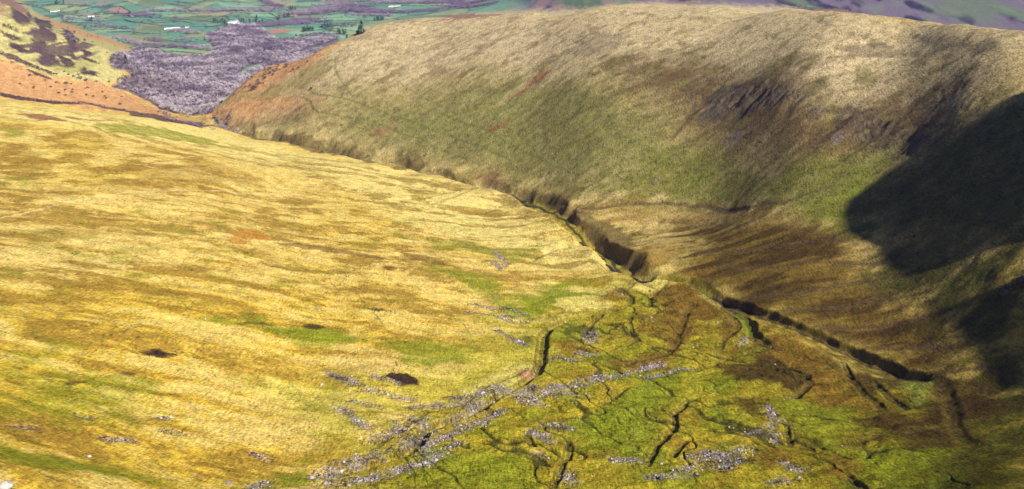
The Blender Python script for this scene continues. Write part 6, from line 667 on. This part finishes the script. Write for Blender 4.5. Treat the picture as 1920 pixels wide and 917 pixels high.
# belts and copses across the farmland
for k, (hw, th, line, lab) in enumerate(TREE_BELTS):
    L = sum(math.dist(line[i], line[i+1]) for i in range(len(line)-1)); n = int(max(6, L*hw*2/95)); n = min(n, 1500)
    cum = np.cumsum([0]+[math.dist(line[i], line[i+1]) for i in range(len(line)-1)])
    u = rng.random(n)*L; px = np.interp(u, cum, [p[0] for p in line])+rng.normal(0, hw*.5, n); py = np.interp(u, cum, [p[1] for p in line])+rng.normal(0, hw*.5, n)
    grove('tree_belt', np.c_[px, py], rng.uniform(.32,.55,n)*th, violet_twigs if k % 3 != 1 else grey_twigs, lab, 'tree belt')
hedge_mat = rgb_noise_mat('hedge_twigs', (.035,.035,.045), (.09,.085,.085), .05)
for hgt, line, lab in HEDGES:
    P = []
    for p, q in zip(line[:-1], line[1:]):
        n = max(2, int(math.dist(p, q)/(hgt*.8)))
        for k in range(n): P.append((p[0]+(q[0]-p[0])*k/n+random.uniform(-1,1)*hgt*.2, p[1]+(q[1]-p[1])*k/n+random.uniform(-1,1)*hgt*.2))
    P = np.array(P); P = P[rng.random(len(P)) > .08]
    s = rng.uniform(.35, .75, len(P))*hgt*(1+.5*(rng.random(len(P)) > .93))
    z = gza(P[:,0], P[:,1]); V, Fq = scatter(small_crowns, np.c_[P, z+s*.5], s, rng.uniform(0,6.28,len(P)))
    tag(put('hedge', mesh_from('hedge', V, Fq, hedge_mat)), lab, 'hedge', 'hedges between the far fields')

def conifer_mesh(seed):
    r = np.random.default_rng(seed); V, Fc = [], []
    for k in range(220):
        h = r.random()**.8; rad = (1-h)*.42+.05; a_ = r.uniform(0,6.28); p = np.array([math.cos(a_)*rad*r.uniform(.5,1), math.sin(a_)*rad*r.uniform(.5,1), h*1.9+.15])
        o = np.array([math.cos(a_), math.sin(a_), -.25]); s = np.array([-math.sin(a_), math.cos(a_), .1]); L = .16+.2*(1-h); w_ = .09; i = len(V)
        V += [p-s*w_, p+s*w_, p+o*L+s*w_*.3, p+o*L-s*w_*.3]; Fc.append((i,i+1,i+2,i+3))
    return np.array(V, np.float32), np.array(Fc, np.int32)
con_me = [mesh_from('crown', *conifer_mesh(300+k), dark_needles) for k in range(4)]
def trunk_post():
    V = [(.04*math.cos(a_), .04*math.sin(a_), 0) for a_ in np.arange(5)*1.2566]+[(.01*math.cos(a_), .01*math.sin(a_), 1.9) for a_ in np.arange(5)*1.2566]
    return np.array(V), np.array([(k, (k+1) % 5, 5+(k+1) % 5, 5+k) for k in range(5)])
post_me = mesh_from('trunk', *trunk_post(), bark)
for k, (x, y, lab) in enumerate(CONIFERS):
    h = random.uniform(8, 12)
    e = bpy.data.objects.new('conifer', None); COL.objects.link(e); e.location = (x, y, gz(x, y)-.3)
    put('crown', con_me[k % 4], e, (0,0,0), k, (h*1.15,h*1.15,h)); put('trunk', post_me, e, (0,0,0), 0, h)
    tag(e, lab, 'conifer', 'dark conifers around the far farms')

# thorn bushes
far_crown = [mesh_from('crown', *twig_crown(90+k), violet_twigs) for k in range(3)]
bush_c = [mesh_from('crown', *twig_crown(60+k, 170, blade=.17), [thorn, green_thorn, thorn][k % 3]) for k in range(4)]
for k, (x, y, s, lab, grp) in enumerate(BUSHES):
    e = bpy.data.objects.new('thorn_bush', None); COL.objects.link(e); e.location = (x, y, gz(x, y)); rz = random.uniform(0,6)
    put('crown', bush_c[k % 4], e, (0,0,s*.75), rz, (s*1.2, s*1.2, s*.9)); put('trunk', trunk_me[k % 6], e, (0,0,s*.9), rz, s)
    tag(e, lab, 'bush', grp)
# trees dotted along the far hedges
for k, (x, y) in enumerate(FIELD_TREES):
    e = bpy.data.objects.new('field_tree', None); COL.objects.link(e); e.location = (x, y, gz(x, y)); s = random.uniform(4, 7); rz = random.uniform(0,6)
    put('crown', far_crown[k % 3], e, (0,0,s*1.2), rz, s); put('trunk', trunk_me[k % 6], e, (0,0,s*1.2), rz, s)
    tag(e, 'small dark leafless tree standing by a hedge among the far green fields', 'tree', 'lone trees among the far fields')
# heather and rush scrub as ground cover in the heather patches: low tufts
tufts = twig_crown(77, 26, blade=.5, rz=.55)
tv = tufts[0].copy()
TP = []
for poly in TUFTS:
    p = np.array(poly); lo, hi = p.min(0), p.max(0); n = int(min(2600, (hi-lo).prod()/7)); q = rng.uniform(lo, hi, (n,2)); TP.append(q[in_poly(q, poly)])
TP = np.concatenate(TP); sz = rng.uniform(.5, 1.2, len(TP))*np.clip(np.hypot(TP[:,0],TP[:,1])/1500, .5, 1.3)
heath_mat = rgb_noise_mat('heather_stems', (.05,.028,.03), (.11,.07,.065), .2)
V, Fq = scatter([tufts], np.c_[TP, gza(TP[:,0],TP[:,1])+.25], sz, rng.uniform(0,6.28,len(TP)))
tag(put('heather', mesh_from('heather', V, Fq, heath_mat)), 'dark heather tufts in broken patches on the moor', 'heather', kind='stuff')

# ---------------------------------------------------------------- farm buildings
white_wall = rgb_noise_mat('whitewash', (.72,.70,.68), (.84,.82,.80), .5)
slate = rgb_noise_mat('slate_roof', (.16,.16,.19), (.26,.25,.28), 1)
tin = rgb_noise_mat('sheet_roof', (.55,.56,.6), (.78,.78,.8), .4, rough=.5)
glass = rgb_noise_mat('dark_pane', (.02,.025,.03), (.05,.05,.06), 1, rough=.2)
rust = rgb_noise_mat('rusty_sheet', (.45,.25,.2), (.6,.4,.34), .3)
def box(x0,x1,y0,y1,z0,z1):
    V = [(x,y,z) for z in (z0,z1) for y in (y0,y1) for x in (x0,x1)]
    return V, [(0,1,3,2)[::-1],(4,5,7,6),(0,1,5,4),(1,3,7,5),(3,2,6,7),(2,0,4,6)]
def mesh_boxes(name, bs, mat):
    V, Fc = [], []
    for b_ in bs:
        v, f = box(*b_); o_ = len(V); V += v; Fc += [tuple(i+o_ for i in q) for q in f]
    return mesh_from(name, V, Fc, mat)
def building(x, y, wd, ht, kind, lab, k):
    z = gz(x, y)-.6; dp = 9 if kind == 'house' else 14
    e = bpy.data.objects.new('farmhouse' if kind == 'house' else 'barn', None); COL.objects.link(e); e.location = (x, y, z); e.rotation_euler = (0,0,-math.atan2(x,y)+random.uniform(-.25,.25))
    h = ht*.62; rh = ht*.38 if kind == 'house' else ht*.25; hw, hd = wd/2, dp/2
    V = [(-hw,-hd,0),(hw,-hd,0),(hw,hd,0),(-hw,hd,0),(-hw,-hd,h),(hw,-hd,h),(hw,hd,h),(-hw,hd,h),(-hw,0,h+rh),(hw,0,h+rh)]
    me = bpy.data.meshes.new('wall'); me.from_pydata(V, [], [(0,1,5,4),(2,3,7,6),(1,2,6,9,5),(3,0,4,8,7)]); me.materials.append(white_wall if kind == 'house' or k % 2 else rust); put('wall', me, e)
    ov = .5; t_ = .3; A_ = [(-hw-ov,-hd-ov,h-.3),(hw+ov,-hd-ov,h-.3),(hw+ov,0,h+rh+.12),(-hw-ov,0,h+rh+.12),(hw+ov,hd+ov,h-.3),(-hw-ov,hd+ov,h-.3)]
    V = A_+[(p[0],p[1],p[2]+t_) for p in A_]; Fc = [(6,7,8,9),(9,8,10,11),(0,3,2,1),(3,5,4,2),(0,1,7,6),(4,5,11,10),(1,2,8,7),(2,4,10,8),(3,0,6,9),(5,3,9,11)]
    me = bpy.data.meshes.new('roof'); me.from_pydata(V, [], Fc); me.materials.append(slate if kind == 'house' else tin); rf = put('roof', me, e)
    if kind == 'house':
        put('chimney', mesh_boxes('chimney', [(-hw+.6,-hw+1.8,-.6,.6,h+rh*.6,h+rh+1.3)], white_wall), rf); put('chimney', mesh_boxes('chimney', [(hw-1.8,hw-.6,-.6,.6,h+rh*.6,h+rh+1.3)], white_wall), rf)
        for i in range(4):
            cx = -hw+wd*(i+.5)/4; put('window', mesh_boxes('window', [(cx-.6,cx+.6,-hd-.06,-hd+.1,h*.6,h*.6+1.3)], glass), e)
        put('door', mesh_boxes('door', [(-.5,.5,-hd-.05,-hd+.1,0.6,2.7)], slate), e)
    else: put('door', mesh_boxes('door', [(-2.2,2.2,-hd-.06,-hd+.1,0.3,h*.8)], slate), e)
    tag(e, lab, 'farmhouse' if kind == 'house' else 'barn')
for k, (x, y, wd, ht, kind, lab) in enumerate(BUILDINGS): building(x, y, wd, ht, kind, lab, k)

# ---------------------------------------------------------------- haze
if HAZE > 0:
    hb = bpy.data.materials.new('haze'); hb.use_nodes = True; t = hb.node_tree; t.nodes.clear()
    out = t.nodes.new('ShaderNodeOutputMaterial'); pv = t.nodes.new('ShaderNodeVolumePrincipled')
    pv.inputs['Color'].default_value = HAZE_COL; pv.inputs['Density'].default_value = HAZE; pv.inputs['Anisotropy'].default_value = HAZE_G
    t.links.new(pv.outputs[0], out.inputs['Volume'])
    zlo, zhi = float(Z.min())+ZC-20, float(Z.max())+ZC+60; zhi = max(zhi, ZC+40)
    me = mesh_boxes('haze', [(-11500, 14500, -900, 14500, zlo, zhi)], hb)
    tag(put('haze', me), 'thin blue spring haze filling the valley', 'haze', kind='stuff')
